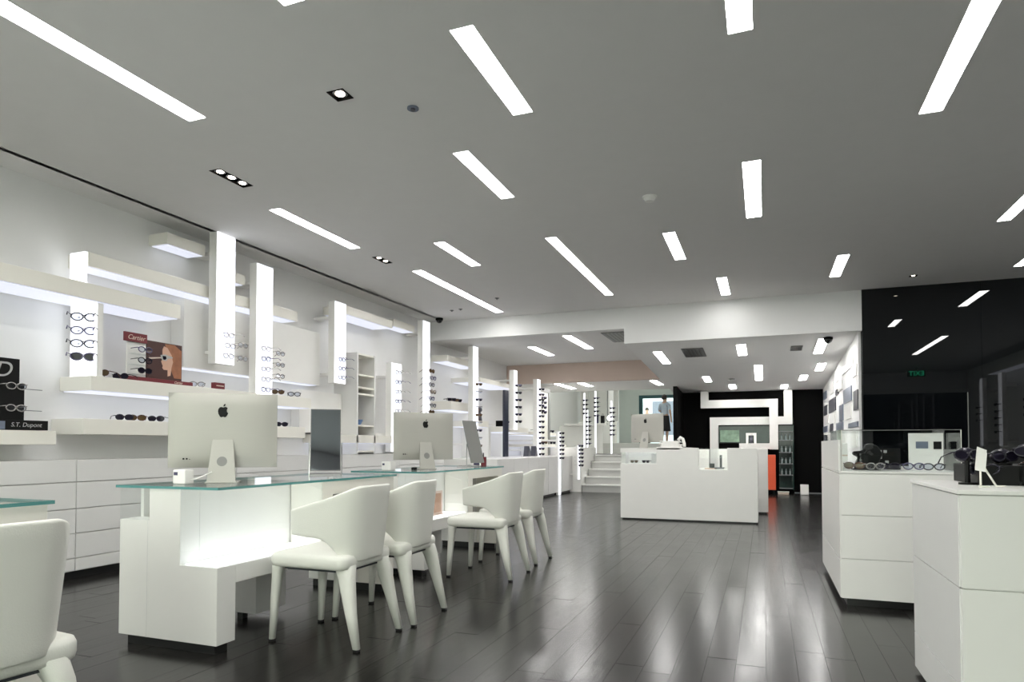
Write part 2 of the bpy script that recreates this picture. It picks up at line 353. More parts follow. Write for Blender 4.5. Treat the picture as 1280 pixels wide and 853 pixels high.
for x, y0, y1, z, lb in [(-3.74, 10.76, 11.89, 2.72, 'left ceiling strip just behind the bulkhead'), (-2.85, 9.87, 11.31, 2.72, 'right ceiling strip just behind the bulkhead, by the vent'),
        (-3.58, 13.45, 14.29, 2.33, 'ceiling strip before the stairs, beside the eyewear racks'), (-2.08, 13.45, 14.47, 2.33, 'ceiling strip above the stairs close to the black wall'), (-4.1, 13.45, 14.75, 2.33, 'pale ceiling strip furthest left above the stairs')]:
    t = thing('ceiling_light', lb, 'ceiling light', (x, (y0 + y1) / 2, z), 'strip lights behind the bulkhead')
    box('housing', x - .07, x + .07, y0 - .008, y1 + .008, z - .006, z, PAINT, t); box('diffuser', x - .062, x + .062, y0, y1, z - .010, z - .003, STRIPM, t)
for x0, x1, y0, y1, lb in [(-1.16, -.84, 10.2, 10.89, 'larger dark grey vent in the rear ceiling'), (.38, .54, 10.42, 10.76, 'small dark vent near the right side of the rear ceiling'), (-2.30, -1.95, 9.81, 10.76, 'grey vent tucked beside the step of the bulkhead')]:
    y = (y0 + y1) / 2; zf = (lambda q: 2.72) if x1 < -1.9 else CZ
    t = thing('ceiling_vent', lb, 'vent', ((x0 + x1) / 2, y, zf(y)))
    MB().add([(xx, yy, zf(yy) - d) for xx in (x0, x1) for yy in (y0, y1) for d in (0, .008)], [(0, 1, 3, 2), (4, 6, 7, 5), (0, 4, 5, 1), (2, 3, 7, 6), (0, 2, 6, 4), (1, 5, 7, 3)]).build('frame', VENT, t)
    n = 6
    for k in range(n):
        a = x0 + (x1 - x0) * (k + .3) / n; b = a + (x1 - x0) * .4 / n
        MB().add([(xx, yy, zf(yy) - d) for xx in (a, b) for yy in (y0 + .02, y1 - .02) for d in (.006, .014)], [(0, 1, 3, 2), (4, 6, 7, 5), (0, 4, 5, 1), (2, 3, 7, 6), (0, 2, 6, 4), (1, 5, 7, 3)]).build('slat', STEEL, t)
t = thing('ceiling_camera', 'black dome camera in the rear ceiling by the tiled wall', 'security camera', (.83, 9.93, CZ(9.93)))
MB().cyl((.83, 9.93, CZ(9.93) - .03), .06, .03, 20).build('base', BLACKM, t); MB().ball((.83, 9.93, CZ(9.93) - .03), .055).build('dome', BLACKG, t, smooth=True)
t = thing('smoke_detector', 'small smoke detector above the white ribbon frame', 'smoke detector', (-.57, 13.4, CZ(13.4)))
MB().cyl((-.57, 13.4, CZ(13.4) - .03), .06, .03, 20).build('base', VENT, t)
# white side wall with tiles
pw = struct(box('wall_right_rear', 1.17, 1.3, YS + .12, 15.3, -.02, 2.6, WALLP))
for y0, y1, z0, z1, k in [(12.66, 13.88, 1.62, 1.86, 1), (14.37, 15.01, 1.62, 1.81, 1), (13.21, 13.75, 1.24, 1.41, 1), (14.33, 15.2, 1.28, 1.4, 0), (13.9, 15.1, 1.09, 1.23, 1), (11.53, 12.07, 1.40, 1.66, 0), (11.55, 12.55, 1.26, 1.39, 0),
        (10.44, 11.4, 1.65, 1.86, 0), (9.76, 10.2, 1.49, 1.75, 1), (9.79, 10.82, 1.26, 1.33, 0), (12.18, 12.63, 1.87, 1.96, 1), (14.43, 15.08, 1.95, 2.1, 0), (12.14, 12.59, 2.09, 2.3, 2), (10.2, 11.7, 2.12, 2.22, 2),
        (11.6, 12.4, 1.9, 2.05, 2), (13.0, 13.6, 1.95, 2.15, 2), (9.85, 10.3, 1.95, 2.1, 2), (10.5, 11.3, 1.4, 1.6, 2), (12.7, 13.1, 1.42, 1.6, 2), (14.0, 14.3, 1.45, 1.6, 2), (9.9, 10.5, 1.0, 1.2, 2), (11.2, 12.2, 1.0, 1.2, 2)]:
    MB().box(1.155, 1.17, y0, y1, z0, z1).build('tile', [GREYT, GREYD, WHITE][k], pw)
# back black wall
kb = struct(box('wall_back', -1.75, 1.3, 15.3, 15.45, -.02, 2.6, BLACKM))
struct(box('wall_stair_right', -1.78, -1.70, 14.2, 20.0, 0, 2.75, BLACKM))
struct(box('baseboard_back', .6, 1.17, 15.27, 15.3, 0, .02, STEEL))
struct(box('wall_stair_left', -5.14, -3.74, 14.05, 15.44, 0, .97, WHITE))
# stairs and upper level
st = thing('staircase', 'wide pale grey staircase rising behind the reception counter', 'stairs', (-3, 14.2, 0))
GREYS = mat('pale_stone', (.55, .55, .53), .4, noise=.04)
GREYR = mat('stair_riser', (.50, .50, .48), .5, noise=.04)
for i in range(5):
    y0 = 14.05 + i * .28
    box('riser', -3.72, -1.79, y0 + .03, y0 + .28, i * .16, i * .16 + .13, GREYR, st)
    box('tread', -3.72, -1.79, y0, y0 + .30, i * .16 + .13, (i + 1) * .16, GREYS, st, .004)
struct(box('floor_landing', -6.5, -1.79, 15.45, 17.6, .5, .80, GREYS))
st2 = thing('staircase', 'short upper flight of pale steps beyond the landing', 'stairs', (-3, 17.6, .8))
for i in range(2):
    box('step', -6.0, -1.79, 17.6 + i * .4, 18.4, .8 + i * .14, .94 + i * .14, GREYS, st2, .004)
struct(box('floor_upper', -8, .5, 18.4, 28.3, .7, 1.08, GREYS))
struct(box('wall_upper_left', -6.6, -6.5, 15.6, 28.3, .5, 4.2, PAINT))
struct(box('wall_upper_right', -1.6, -1.5, 20, 28.3, .7, 4.2, PAINT))
struct(box('ceiling_upper', -6.6, -1.5, 15.6, 28.3, 4.2, 4.3, PAINT))
struct(box('wall_upper_front', -5.15, -1.7, 15.5, 15.6, 2.42, 4.2, PAINT))
struct(box('wall_upper_side', -6.5, -5.15, 15.5, 15.6, -.1, 4.2, PAINT))
struct(MB().box(-6.5, -4.95, 28.2, 28.35, 1.08, 4.2).box(-4.95, -1.6, 28.2, 28.35, 3.15, 4.2).build('wall_upper_back', mat('pale_green_wall', (.76, .82, .78), .6, noise=.03)))
TEAL = mat('teal_frame', (.02, .09, .10), .4, noise=.1)
wn = struct(MB().box(-4.95, -4.80, 28.15, 28.28, 1.08, 3.15).box(-4.80, -1.6, 28.15, 28.28, 3.02, 3.15).build('window_2', TEAL))
MB().box(-4.8, -1.6, 28.21, 28.22, 1.08, 3.02).build('pane', GLASS, wn)
for x in (-5.35, -5.05): struct(box('trim_%d' % (30 + int(x * -10)), x, x + .08, 24.0, 24.1, 1.08, 4.2, WHITE))
t = thing('upper_wall_panel', 'white panel partition on the upper level left of the window', 'partition', (-5.6, 24, 1.08))
for k in range(4): box('panel', -6.4 + k * .34, -6.4 + k * .34 + .31, 24.0, 24.06, 1.08, 3.9, WHITE, t)
t = thing('screen', 'tall dark edged pale screen beside the upper window', 'screen', (-4.75, 22, 1.08))
box('panel', -4.9, -4.72, 22, 22.05, 1.08, 3.8, PAINT, t); box('edge', -4.94, -4.9, 21.99, 22.06, 1.08, 3.8, VENT, t)
# outside the upper window
t = thing('building', 'pale building facade outside the upper window', 'building', (-5, 36, 0))
box('facade', -12, 4, 36, 37, 0, 4.4, mat('pale_facade', (.62, .72, .80), .7, noise=.1), t)
for k in range(5): box('window', -10 + k * 2.2, -8.8 + k * 2.2, 35.95, 36, 1.6, 3.4, GREYT, t)
gp = thing('shrub', 'green bush hanging above the upper level beside the black wall', 'plant', (-2.2, 19.5, 2.9))
LEAF = mat('leaf_green', (.10, .16, .05), .5, noise=.3)
lf = MB()
for k in range(110):
    a = random.uniform(0, 6.28); r = random.uniform(0, .28); c = Vector((-2.33 + r * math.cos(a) * .6, 19.5 + r * math.sin(a), 2.85 + random.uniform(-.28, .25)))
    d = Vector((random.uniform(-1, 1), random.uniform(-1, 1), random.uniform(-1, .6))).normalized() * .09; s_ = d.cross(Vector((.3, .2, 1))).normalized() * .025
    lf.add([c, c + d * .5 + s_, c + d, c + d * .5 - s_], [(0, 1, 2, 3)])
lfo = lf.build('foliage', LEAF, gp); lfo['kind'] = 'stuff'
box('planter', -2.4, -2.1, 19.35, 19.65, 2.45, 2.62, WHITE, gp)
box('bracket', -2.1, -1.79, 19.45, 19.55, 2.50, 2.55, WHITE, gp)
# unseen lamps added to light the upper level
for k, y in enumerate((17.0, 20.5, 24.5)):
    t = thing('ceiling_light', ['unseen ceiling lamp added over the landing', 'unseen ceiling lamp added over the upper steps', 'unseen ceiling lamp added near the upper window'][k], 'ceiling light', (-4, y, 4.2))
    box('housing', -4.6, -3.4, y - .1, y + .1, 4.17, 4.2, PAINT, t); box('diffuser', -4.58, -3.42, y - .09, y + .09, 4.16, 4.17, STRIPM, t)
# ================================================================ EYEWEAR
def make_glasses(name, label, frame, lens, wide=.138, simple=False, group=None, folded=False):
    # front faces -Y, temples run to +Y; origin at the bridge
    if simple:
        m = MB(); lens = LENSD if lens is LENSC and frame is not FRW else lens
        for s in (-1, 1):
            cx = s * wide * .245; m.prism([(cx + .030 * math.cos(a), .020 * math.sin(a)) for a in [PI / 4 * i for i in range(8)]], 1, -.004, .002, lens)
            m.box(cx - .030, cx + .030, -.006, .006, .012, .026, frame); m.box(s * wide / 2 - .004, s * wide / 2 + .004, 0, .11, .008, .018, frame)
        m.box(-.01, .01, -.004, .003, .008, .014, frame)
        o = m.build(name, None); return tag(o, label, 'eyeglasses', group)
    t = thing(name, label, 'eyeglasses', (0, 0, 0), group)
    fr = MB()
    for s in (-1, 1):
        cx = s * wide * .245
        ringp = [(cx + .029 * math.cos(a) * (1 if math.sin(a) < 0 else 1.06), .003 * abs(math.cos(a)), .021 * math.sin(a) + (.002 if math.sin(a) > 0 else 0)) for a in [2 * PI * i / 16 for i in range(16)]]
        fr.tube(ringp, .0040, 6, closed=True)
    fr.tube([(-.012, 0, .009), (0, -.002, .012), (.012, 0, .009)], .003, 6)
    for s in (-1, 1): fr.tube([(s * (wide * .245 + .026), .001, .013), (s * wide / 2, .002, .014), (s * wide / 2, .008, .014)], .0035, 6)
    fr.build('frame_front', frame, t, smooth=True)
    for s in (-1, 1):
        cx = s * wide * .245
        MB().prism([(cx + .029 * math.cos(a), .021 * math.sin(a)) for a in [2 * PI * i / 16 for i in range(16)]], 1, .0005, .002).build('lens', lens, t)
        MB().tube([(s * wide / 2, .008, .014), (s * wide / 2 * 1.0, .05, .013), (s * wide / 2 * .97, .10, .010), (s * wide / 2 * .93, .135, -.012)], [.0038, .003, .003, .0035], 6).build('temple', frame, t, smooth=True)
    return t
PROTO = {}
def glasses(kind, label, loc, rz=0, group=None, tilt=0, simple=False, scale=1.0, name='eyeglasses'):
    fr, ln = {'black': (FRB, LENSC), 'blacksun': (FRB, LENSD), 'grey': (FRN, LENSC), 'greysun': (FRN, LENSD), 'tort': (FRT, LENSB), 'pale': (FRW, LENSC)}[kind]
    key = (kind, simple)
    if key not in PROTO:
        o = make_glasses(name, label, fr, ln, simple=simple); PROTO[key] = o
    else: o = copy_tree(PROTO[key])
    o.name = name; o.location = loc; o.rotation_euler = (tilt, 0, rz); o.scale = (scale,) * 3; o['label'] = label
    if group: o['group'] = group
    elif 'group' in o: del o['group']
    return o
RX = PI / 2   # glasses facing +X
# ================================================================ LEFT DISPLAY WALL
# base cabinets with drawers
ys = [.3, 1.9, 3.49, 5.1, 6.7, 8.2, 9.6]
cabn = ['white base drawer cabinet at the very left behind the front chair', 'white base drawer cabinet left of the first seam, behind the near desk corner', 'white base drawer cabinet behind the large desktop computer', 'white base drawer cabinet behind the tilted grey mirror', 'white base drawer cabinet under the narrow open bookcase', 'white base drawer cabinet ending at the bulkhead']
zs = [.065, .16, .345, .53, .73, .9]
for k in range(6):
    y0, y1 = ys[k], ys[k + 1]
    t = thing('drawer_cabinet', cabn[k], 'cabinet', (-5, (y0 + y1) / 2, 0), 'base cabinets along the left wall')
    box('body', -5.145, -4.855, y0 + .002, y1 - .002, .06, .895, GREYW, t); box('plinth', -5.13, -4.90, y0, y1, 0, .06, PLINTH, t)
    for a, b in zip(zs[:-1], zs[1:]): box('drawer', -4.855, -4.83, y0 + .003, y1 - .003, a + .003, b - .003, GREYW, t, .002)
def shelf(label, y0, y1, z0, z1, xf=-4.80, xb=-5.15, m=WARMW, led=True, end=True, name='wall_shelf', cat='shelf'):
    t = thing(name, label, cat, (xb, (y0 + y1) / 2, z0))
    box('board', xb, xf, y0, y1, z0, z1, m, t, .003)
    if led: box('led_strip', xb + .02, xf - .015, y0 + .02, y1 - .02, z0 - .006, z0, LEDS, t)
    return t
shelf('cream wall beam at the far left, in front of the bracket with four dark glasses', 1.0, 4.36, 2.115, 2.235, xf=-4.77)
shelf('long cream wall beam running behind the first two tall lit columns', 3.62, 6.1, 2.41, 2.52, xf=-4.92)
shelf('short cream shelf at the left edge carrying the black eyewear display', 1.0, 3.31, 1.01, 1.11, led=False)
shelf('cream shelf with two pairs of sunglasses lying under the red-brown poster', 3.51, 6.1, 1.09, 1.21, led=False)
shelf('long cream shelf carrying the red-brown eyewear poster', 3.57, 6.2, 1.43, 1.54, led=True)
shelf('short cream shelf right behind the mirror at drawer top level', 6.5, 8.0, 1.04, 1.14)
shelf('cream wall beam joined to the top of the third tall lit column', 6.87, 7.98, 2.64, 2.745, xf=-4.82)
shelf('small raised wall ledge left of the first tall lit column', 4.35, 4.78, 2.80, 2.90, xf=-4.93)
shelf('small raised wall ledge between the first two tall lit columns', 5.06, 5.30, 2.64, 2.74, xf=-4.93)
shelf('small raised wall ledge left of the tall lit column beside the black dome camera', 8.2, 8.8, 2.72, 2.82, xf=-4.93)
t = thing('wall_panel', 'flush white wall panel above the niche behind the first tall columns', 'wall panel', (-5.15, 5.5, 1.72)); box('panel', -5.15, -4.99, 4.6, 6.6, 1.73, 2.36, WHITE, t, .003); box('led_strip', -5.13, -5.0, 4.65, 6.55, 1.722, 1.73, LEDS, t)
t = thing('wall_panel', 'flush white wall panel filling the wall right of the mirror', 'wall panel', (-5.15, 6.8, .9)); box('panel', -5.15, -5.03, 6.28, 7.1, 1.16, 1.66, WHITE, t, .003)
def column(label, y0, y1, z0, z1, x0=-4.90, x1=-4.80, m=WHITE):
    t = thing('display_column', label, 'display column', ((x0 + x1) / 2, (y0 + y1) / 2, z0), 'lit eyewear columns')
    box('back', x0, x1 - .012, y0, y1, z0, z1, m, t); box('light_panel', x1 - .012, x1, y0 + .004, y1 - .004, z0 + .004, z1 - .004, LEDM, t)
    xb = -5.15 if x1 < -3.9 else -3.915
    MB().box(xb, x0, y0 + .05, y1 - .05, z1 - .2, z1 - .17).box(xb, x0, y0 + .05, y1 - .05, z0 + .1, z0 + .13).build('bracket', m, t)
    return t
# bracket column facing the camera
t = thing('display_bracket', 'lit bracket panel facing forward with four dark glasses one above the other', 'display column', (-4.95, 3.6, 1.54))
box('light_panel', -5.08, -4.80, 3.60, 3.612, 1.545, 2.112, LEDM, t); box('back', -5.10, -4.80, 3.612, 3.66, 1.54, 2.112, WHITE, t)
box('top_block', -5.10, -4.93, 3.60, 3.618, 2.24, 2.52, LEDM, t)
column('first tall lit column, tallest at the left, reaching the ceiling slot', 4.80, 5.03, 1.78, HC)
column('second tall lit column, with five pale glasses', 5.33, 5.56, .92, 2.87)
column('third tall lit column with a beam at its top and three glasses low down', 6.64, 6.86, 1.76, 2.75)
column('short lit column ending under mid height, behind the second computer', 7.94, 8.20, .92, 2.16)
column('fourth tall lit column, beside the black dome camera, crowded with dark glasses', 8.84, 9.05, .92, 2.91)
column('lit column just behind the bulkhead', 10.20, 10.40, .92, 2.70, -4.68, -4.58)
column('slim lit column right of the narrow navy upright', 11.41, 11.58, 1.30, 2.41, -4.40, -4.30)
column('slim lit column with thirteen dark glasses down its length', 12.76, 12.95, .80, 2.37, -4.40, -4.30)
column('slim lit post standing on the floor with seven dark glasses', 13.02, 13.16, .0, 1.30, -3.99, -3.93)
column('short slim lit post beside the foot of the stairs', 13.74, 13.90, .28, 1.02, -3.78, -3.72)
# bookcase
t = thing('bookcase', 'narrow tall open white bookcase against the left wall', 'bookcase', (-5, 7.33, .9))
for a, b in ((7.10, 7.13), (7.50, 7.53)): box('side_panel', -5.15, -4.80, a, b, .9, 2.19, GREYW, t)
box('back_panel', -5.15, -5.12, 7.13, 7.5, .9, 2.19, WHITE, t)
for z in (2.165, 1.90, 1.74, 1.655, 1.25, .92): box('shelf_board', -5.12, -4.81, 7.13, 7.50, z, z + .022, WARMW, t)
t = thing('bowl', 'small blue bowl inside the narrow bookcase', 'bowl', (-4.95, 7.33, 1.272)); MB().cyl((-4.95, 7.33, 1.273), .04, .07, 16, r2=.08).build('dish', mat('blue_ceramic', (.12, .22, .42), .2, noise=.05), t)
# white block behind the second computer
t = thing('wall_cabinet', 'white wall cabinet block between the bookcase and the fourth tall column', 'cabinet', (-5, 8.5, .9)); box('body', -5.15, -4.95, 7.6, 9.5, .9, 1.18, WHITE, t, .003); box('door', -4.95, -4.935, 8.35, 8.75, .92, 1.16, GREYW, t)
t = thing('picture_card', 'grey-blue picture card on the white block beside the second computer', 'picture', (-4.85, 8.9, 1.18)); 
box('card', -4.93, -4.90, 9.1, 9.5, 1.18, 1.43, GREYT, t); box('print', -4.90, -4.897, 9.16, 9.3, 1.2, 1.4, WHITE, t)
shelf('cream wall shelf with sunglasses behind the bulkhead line', 9.75, 10.9, 1.60, 1.74, xf=-4.78)
shelf('upper beam behind the bulkhead line', 9.75, 10.9, 2.40, 2.50, xf=-4.85)
# rear left: base cabinets, shelves, navy upright
for k, (a, b) in enumerate([(9.75, 11.2), (11.2, 12.98), (13.2, 14.0)]):
    t = thing('drawer_cabinet', ['rear white base cabinet behind the last two chairs', 'rear white base cabinet under the column of thirteen glasses', 'last white base cabinet touching the stairs'][k], 'cabinet', (-4.4, (a + b) / 2, 0))
    xx = -3.95 if k < 2 else -3.92
    box('body', -5.14, xx - .02, a + .002, b - .002, .05, .79, WHITE, t); box('plinth', -5.1, xx - .06, a, b, 0, .05, PLINTH, t)
    n = max(1, round((b - a) / .6))
    for i in range(n): box('door', xx - .02, xx, a + (b - a) * i / n + .003, a + (b - a) * (i + 1) / n - .003, .055, .785, GREYW, t)
shelf('pale shelf behind the navy upright holding a black case', 11.2, 12.6, 1.26, 1.36, xf=-4.45)
shelf('pale lower wall shelf left of the navy upright with small figures', 10.35, 10.95, 1.34, 1.44, xf=-4.62)
shelf('lit beam above the shelves left of the navy upright', 10.5, 12.2, 2.12, 2.20, xf=-4.6)
t = thing('partition', 'white box partition with a tall opening beside the slim columns', 'partition', (-4.6, 11.6, .8))
box('body', -5.15, -4.62, 10.95, 11.05, .80, 1.36, WHITE, t); box('side_panel', -5.15, -4.64, 11.9, 12.0, .8, 1.26, WHITE, t)
t = thing('upright', 'narrow navy blue upright panel between the slim lit columns', 'panel', (-4.3, 10.98, .8)); box('panel', -4.34, -4.30, 10.93, 11.11, .81, 2.0, NAVY, t)
t = thing('framed_screen', 'grey framed screen right of the column of thirteen glasses', 'screen', (-4.5, 13.3, .8))
for a, b, c, d in ((13.2, 13.28, .8, 2.25), (13.9, 13.98, .8, 2.25), (13.28, 13.9, 2.17, 2.25)): box('frame', -4.5, -4.42, a, b, c, d, VENT, t)
box('panel', -4.47, -4.45, 13.28, 13.9, .8, 2.17, WARMW, t)
shelf('pale shelf at the head of the side wall before the stairs', 13.1, 15.0, 1.24, 1.30, xf=-4.5)
shelf('lower pale shelf at the head of the side wall before the stairs', 13.1, 15.0, .98, 1.04, xf=-4.35)
# ---- glasses on the columns
def col_glasses(n, colname, kinds, x, y, ztop, zbot, group, simple=False, rz=RX, scale=1.0, jig=0):
    xf = -4.80 if -4.73 < x < -4.70 else (x - .08 if x < -4.45 else x - .1); close = x == -4.715
    xn = xf + (.045 if simple else (.02 if close else .14)) * scale; y *= 1 if (simple or close) else xn / x; x = xn; rz = .8 if simple else (-RX if close else rz)
    for i in range(n):
        z = ztop - (ztop - zbot) * (i / max(1, n - 1)); kd = kinds[i % len(kinds)]
        glasses(kd, '%s glasses %s on %s' % ({'black': 'black-rimmed', 'blacksun': 'dark tinted', 'grey': 'grey-violet', 'greysun': 'smoky grey', 'tort': 'brown', 'pale': 'thin pale'}[kd], ORD[i], colname), (x, y + (jig if i % 2 else 0), z), rz, group, simple=simple, scale=scale)
for i, z in enumerate((1.99, 1.885, 1.785, 1.685)):
    glasses('black' if i in (0, 2) else ('grey' if i == 1 else 'greysun'), 'dark glasses %s of the four on the forward-facing lit bracket' % ORD[i], (-4.87, 3.555, z), PI + .8, 'four glasses on the forward-facing bracket', scale=1.3, tilt=0)
    tt = thing('peg', 'clear peg carrying the dark glasses %s on the forward-facing bracket' % ORD[i], 'peg', (-4.93, 3.6, z)); box('rod', -4.935, -4.925, 3.560, 3.60, z - .001, z + .005, GLASS, tt); box('cap', -4.94, -4.92, 3.556, 3.560, z - .003, z + .010, WHITE, tt)
col_glasses(3, 'the first tall lit column', ['pale'], -4.715, 4.93, 2.06, 1.86, 'glasses on the first tall column', jig=.02)
col_glasses(5, 'the second tall lit column', ['pale', 'grey', 'pale'], -4.715, 5.44, 2.0, 1.58, 'glasses on the second tall column')
for i, z in enumerate((1.99, 1.86)): glasses('pale', 'faint pale glasses jutting right of the first tall column, %s' % ('upper', 'lower')[i], (-4.78, 5.12, z), RX, 'faint glasses right of the first tall column')
for i, z in enumerate((1.98, 1.86, 1.74)): glasses('pale', 'faint pale glasses right of the second tall column, %s' % ('upper', 'middle', 'lower')[i], (-4.78, 5.66, z), RX, 'faint glasses right of the second tall column')
col_glasses(3, 'the third tall lit column', ['grey'], -4.715, 6.75, 2.05, 1.83, 'glasses on the third tall column')
col_glasses(7, 'the short lit column', ['pale', 'grey'], -4.715, 8.07, 2.03, 1.22, 'glasses on the short lit column', simple=False, scale=1.15)
col_glasses(9, 'the fourth tall lit column', ['tort', 'grey', 'black'], -4.71, 8.95, 2.12, 1.3, 'glasses on the fourth tall column', scale=1.25, jig=.05)
col_glasses(9, 'the lit column behind the bulkhead', ['tort', 'pale', 'grey', 'pale'], -4.50, 10.32, 2.05, 1.0, 'glasses on the column behind the bulkhead', simple=True, scale=.95)
col_glasses(6, 'the slim column right of the navy upright', ['grey', 'black'], -4.2, 11.50, 2.12, 1.45, 'glasses right of the navy upright', simple=True, scale=1.05)
col_glasses(13, 'the slim column with thirteen glasses', ['black', 'grey'], -4.2, 12.86, 2.16, .83, 'thirteen glasses on the slim column', simple=True, scale=1.05)
col_glasses(7, 'the slim post standing on the floor', ['black', 'grey'], -3.84, 13.09, 1.26, .75, 'glasses on the slim floor post', simple=True, scale=1.0)
col_glasses(6, 'the short slim post by the stairs', ['grey', 'black'], -3.63, 13.82, 1.0, .58, 'glasses on the short post by the stairs', simple=True, scale=1.05)
col_glasses(4, 'the side wall right of the thirteen glasses', ['grey'], -4.38, 13.5, 2.03, 1.72, 'glasses beside the thirteen glasses', simple=True, scale=1.3)
# small acrylic rack beside the first mirror
t = thing('eyewear_rack', 'slim white rack of dark glasses just right of the first mirror', 'rack', (-4.72, 6.55, .95)); box('post', -4.80, -4.77, 6.50, 6.56, .895, 1.32, WHITE, t); box('foot', -4.83, -4.74, 6.46, 6.60, .895, .90, WHITE, t)
col_glasses(6, 'the slim rack beside the first mirror', ['tort', 'black', 'greysun'], -4.74, 6.53, 1.30, .93, 'glasses on the slim rack by the first mirror', scale=.9)
# small things lying on shelves
lay = [('blacksun', 'dark sunglasses with blue lenses lying on the shelf under the poster, left pair', -4.88, 3.92, 1.235, 1.2), ('tort', 'brown sunglasses beside the left pair under the poster', -4.86, 4.02, 1.235, .9), ('blacksun', 'black sunglasses lying on the shelf under the poster, right pair', -4.88, 4.22, 1.235, .5),
       ('tort', 'reddish glasses on the poster shelf beside the four-glasses bracket', -4.86, 3.69, 1.575, .3), ('blacksun', 'dark sunglasses on the poster shelf left of the red base', -4.86, 3.86, 1.565, .3),
       ('tort', 'brown glasses standing on the poster shelf right of the computer, near pair', -4.86, 5.72, 1.58, 1.0), ('black', 'black glasses standing on the poster shelf right of the computer, far pair', -4.86, 5.98, 1.575, .7),
       ('blacksun', 'black sunglasses on the low shelf left of the first mirror', -4.86, 5.78, 1.235, .9), ('pale', 'pale glasses lying on the low shelf beside the bright panel', -4.86, 5.6, 1.23, .8),
       ('pale', 'pale glasses on the poster shelf between red sign and box', -4.84, 4.62, 1.565, 1.0)]
for kd, lb, x, y, z, r in lay: glasses(kd, lb, (x, y, z), r, None)
lay2 = [('black', 'dark sunglasses on the shelf behind the bulkhead, nearest', -4.82, 9.85, 1.765), ('tort', 'brown sunglasses on the shelf behind the bulkhead, middle', -4.84, 10.0, 1.765), ('black', 'dark sunglasses on the shelf behind the bulkhead, farthest', -4.84, 10.12, 1.765),
        ('black', 'dark glasses on the head shelf before the stairs, near pair', -4.53, 13.4, 1.33), ('black', 'dark glasses on the head shelf before the stairs, far pair', -4.53, 14.4, 1.33), ('tort', 'brown glasses on the lower head shelf before the stairs, near pair', -4.4, 13.5, 1.07), ('black', 'dark glasses on the lower head shelf before the stairs, far pair', -4.4, 14.1, 1.07)]
for kd, lb, x, y, z in lay2: glasses(kd, lb, (x, y, z), .9, None, simple=True, scale=1.2)
for k, (y, z, lb) in enumerate([(11.85, .80, 'dark angular display piece on the rear cabinet, left one'), (12.25, .80, 'dark angular display piece on the rear cabinet, right one')]):
    t = thing('display_stand', lb, 'display stand', (-4.2, y, z)); MB().prism([(y - .1, z - .01), (y + .08, z - .01), (y + .03, z + .14), (y - .04, z + .2)], 0, -4.25, -4.15).build('block', GREYD, t); box('base', -4.28, -4.12, y - .11, y + .09, z - .01, z + .005, WHITE, t)
t = thing('eyewear_case', 'black case on the pale shelf behind the navy upright', 'case', (-4.5, 11.4, 1.36)); box('body', -4.62, -4.48, 11.28, 11.58, 1.36, 1.47, BLACKM, t, .01); box('lid', -4.62, -4.48, 11.58, 11.72, 1.40, 1.47, FRN, t)
for k, (y, m, lb) in enumerate([(10.72, FRT, 'small dark brown figure on the pale shelf, left one'), (10.84, GREYD, 'small dark grey figure on the pale shelf, right one')]):
    t = thing('figurine', lb, 'figurine', (-4.75, y, 1.44)); MB().cyl((-4.75, y, 1.44), .05, .16, 10, r2=.03).ball((-4.75, y, 1.65), .05).build('body', m, t, smooth=True)
# displays: black stand with D
t = thing('display_stand', 'black eyewear display stand with a white letter D on the left shelf', 'display stand', (-4.9, 2.8, 1.11))
box('back_panel', -4.90, -4.88, 2.55, 3.10, 1.18, 1.61, LOGO, t, .002); box('step_panel', -4.88, -4.85, 2.6, 3.115, 1.18, 1.44, LOGO, t); box('base', -4.92, -4.80, 2.55, 3.25, 1.112, 1.18, LOGO, t, .002)
text('letter', 'D', .15, (-4.878, 2.985, 1.525), FACEX, TEXTW, t, .3)
text('lettering', 'S.T. Dupont', .042, (-4.798, 3.10, 1.147), FACEX, TEXTW, t, .2)
for z in (1.40, 1.25): MB().cyl((-4.84, 3.1, z), .003, .13, 6, axis=1).build('rod', STEEL, t)
box('picture', -4.80, -4.797, 2.85, 2.96, 1.115, 1.17, GREYT, t)
for i, z in enumerate((1.41, 1.26)): glasses('pale', 'silver-rimmed glasses on the black display stand, %s pair' % ('upper', 'lower')[i], (-4.78, 3.02, z), RX, None)
# poster stand
t = thing('poster', 'red-brown poster of a woman in white sunglasses on the wall shelf', 'poster', (-4.87, 4.3, 1.54))
box('board', -4.90, -4.88, 4.12, 4.48, 1.575, 1.90, mat('poster_brown', (.065, .018, .014), .4, noise=.2, nscale=6), t)
box('base', -4.90, -4.83, 3.88, 4.56, 1.541, 1.575, RED, t, .002)
def flat(nm, pts, m, d): MB().prism(pts, 0, -4.88, -4.88 + d).build(nm, m, t)
flat('hair', [(4.30, 1.89), (4.40, 1.895), (4.475, 1.85), (4.475, 1.60), (4.40, 1.60), (4.37, 1.66), (4.36, 1.74), (4.33, 1.80)], mat('auburn_hair', (.34, .13, .06), .5, noise=.4, nscale=20), .001)
flat('face', [(4.29, 1.87), (4.325, 1.86), (4.37, 1.80), (4.385, 1.74), (4.37, 1.69), (4.36, 1.62), (4.33, 1.61), (4.33, 1.665), (4.29, 1.665), (4.275, 1.68), (4.28, 1.70), (4.27, 1.715), (4.262, 1.735), (4.28, 1.76), (4.275, 1.80), (4.275, 1.84)], mat('poster_skin', (.66, .40, .29), .5, noise=.06), .002)
flat('sunglasses_print', [(4.255, 1.79), (4.30, 1.80), (4.38, 1.785), (4.38, 1.775), (4.33, 1.765), (4.315, 1.745), (4.28, 1.745), (4.262, 1.76)], TEXTW, .003)
flat('lens_print', [(4.275, 1.785), (4.31, 1.785), (4.315, 1.765), (4.30, 1.752), (4.28, 1.755)], LENSD, .004)
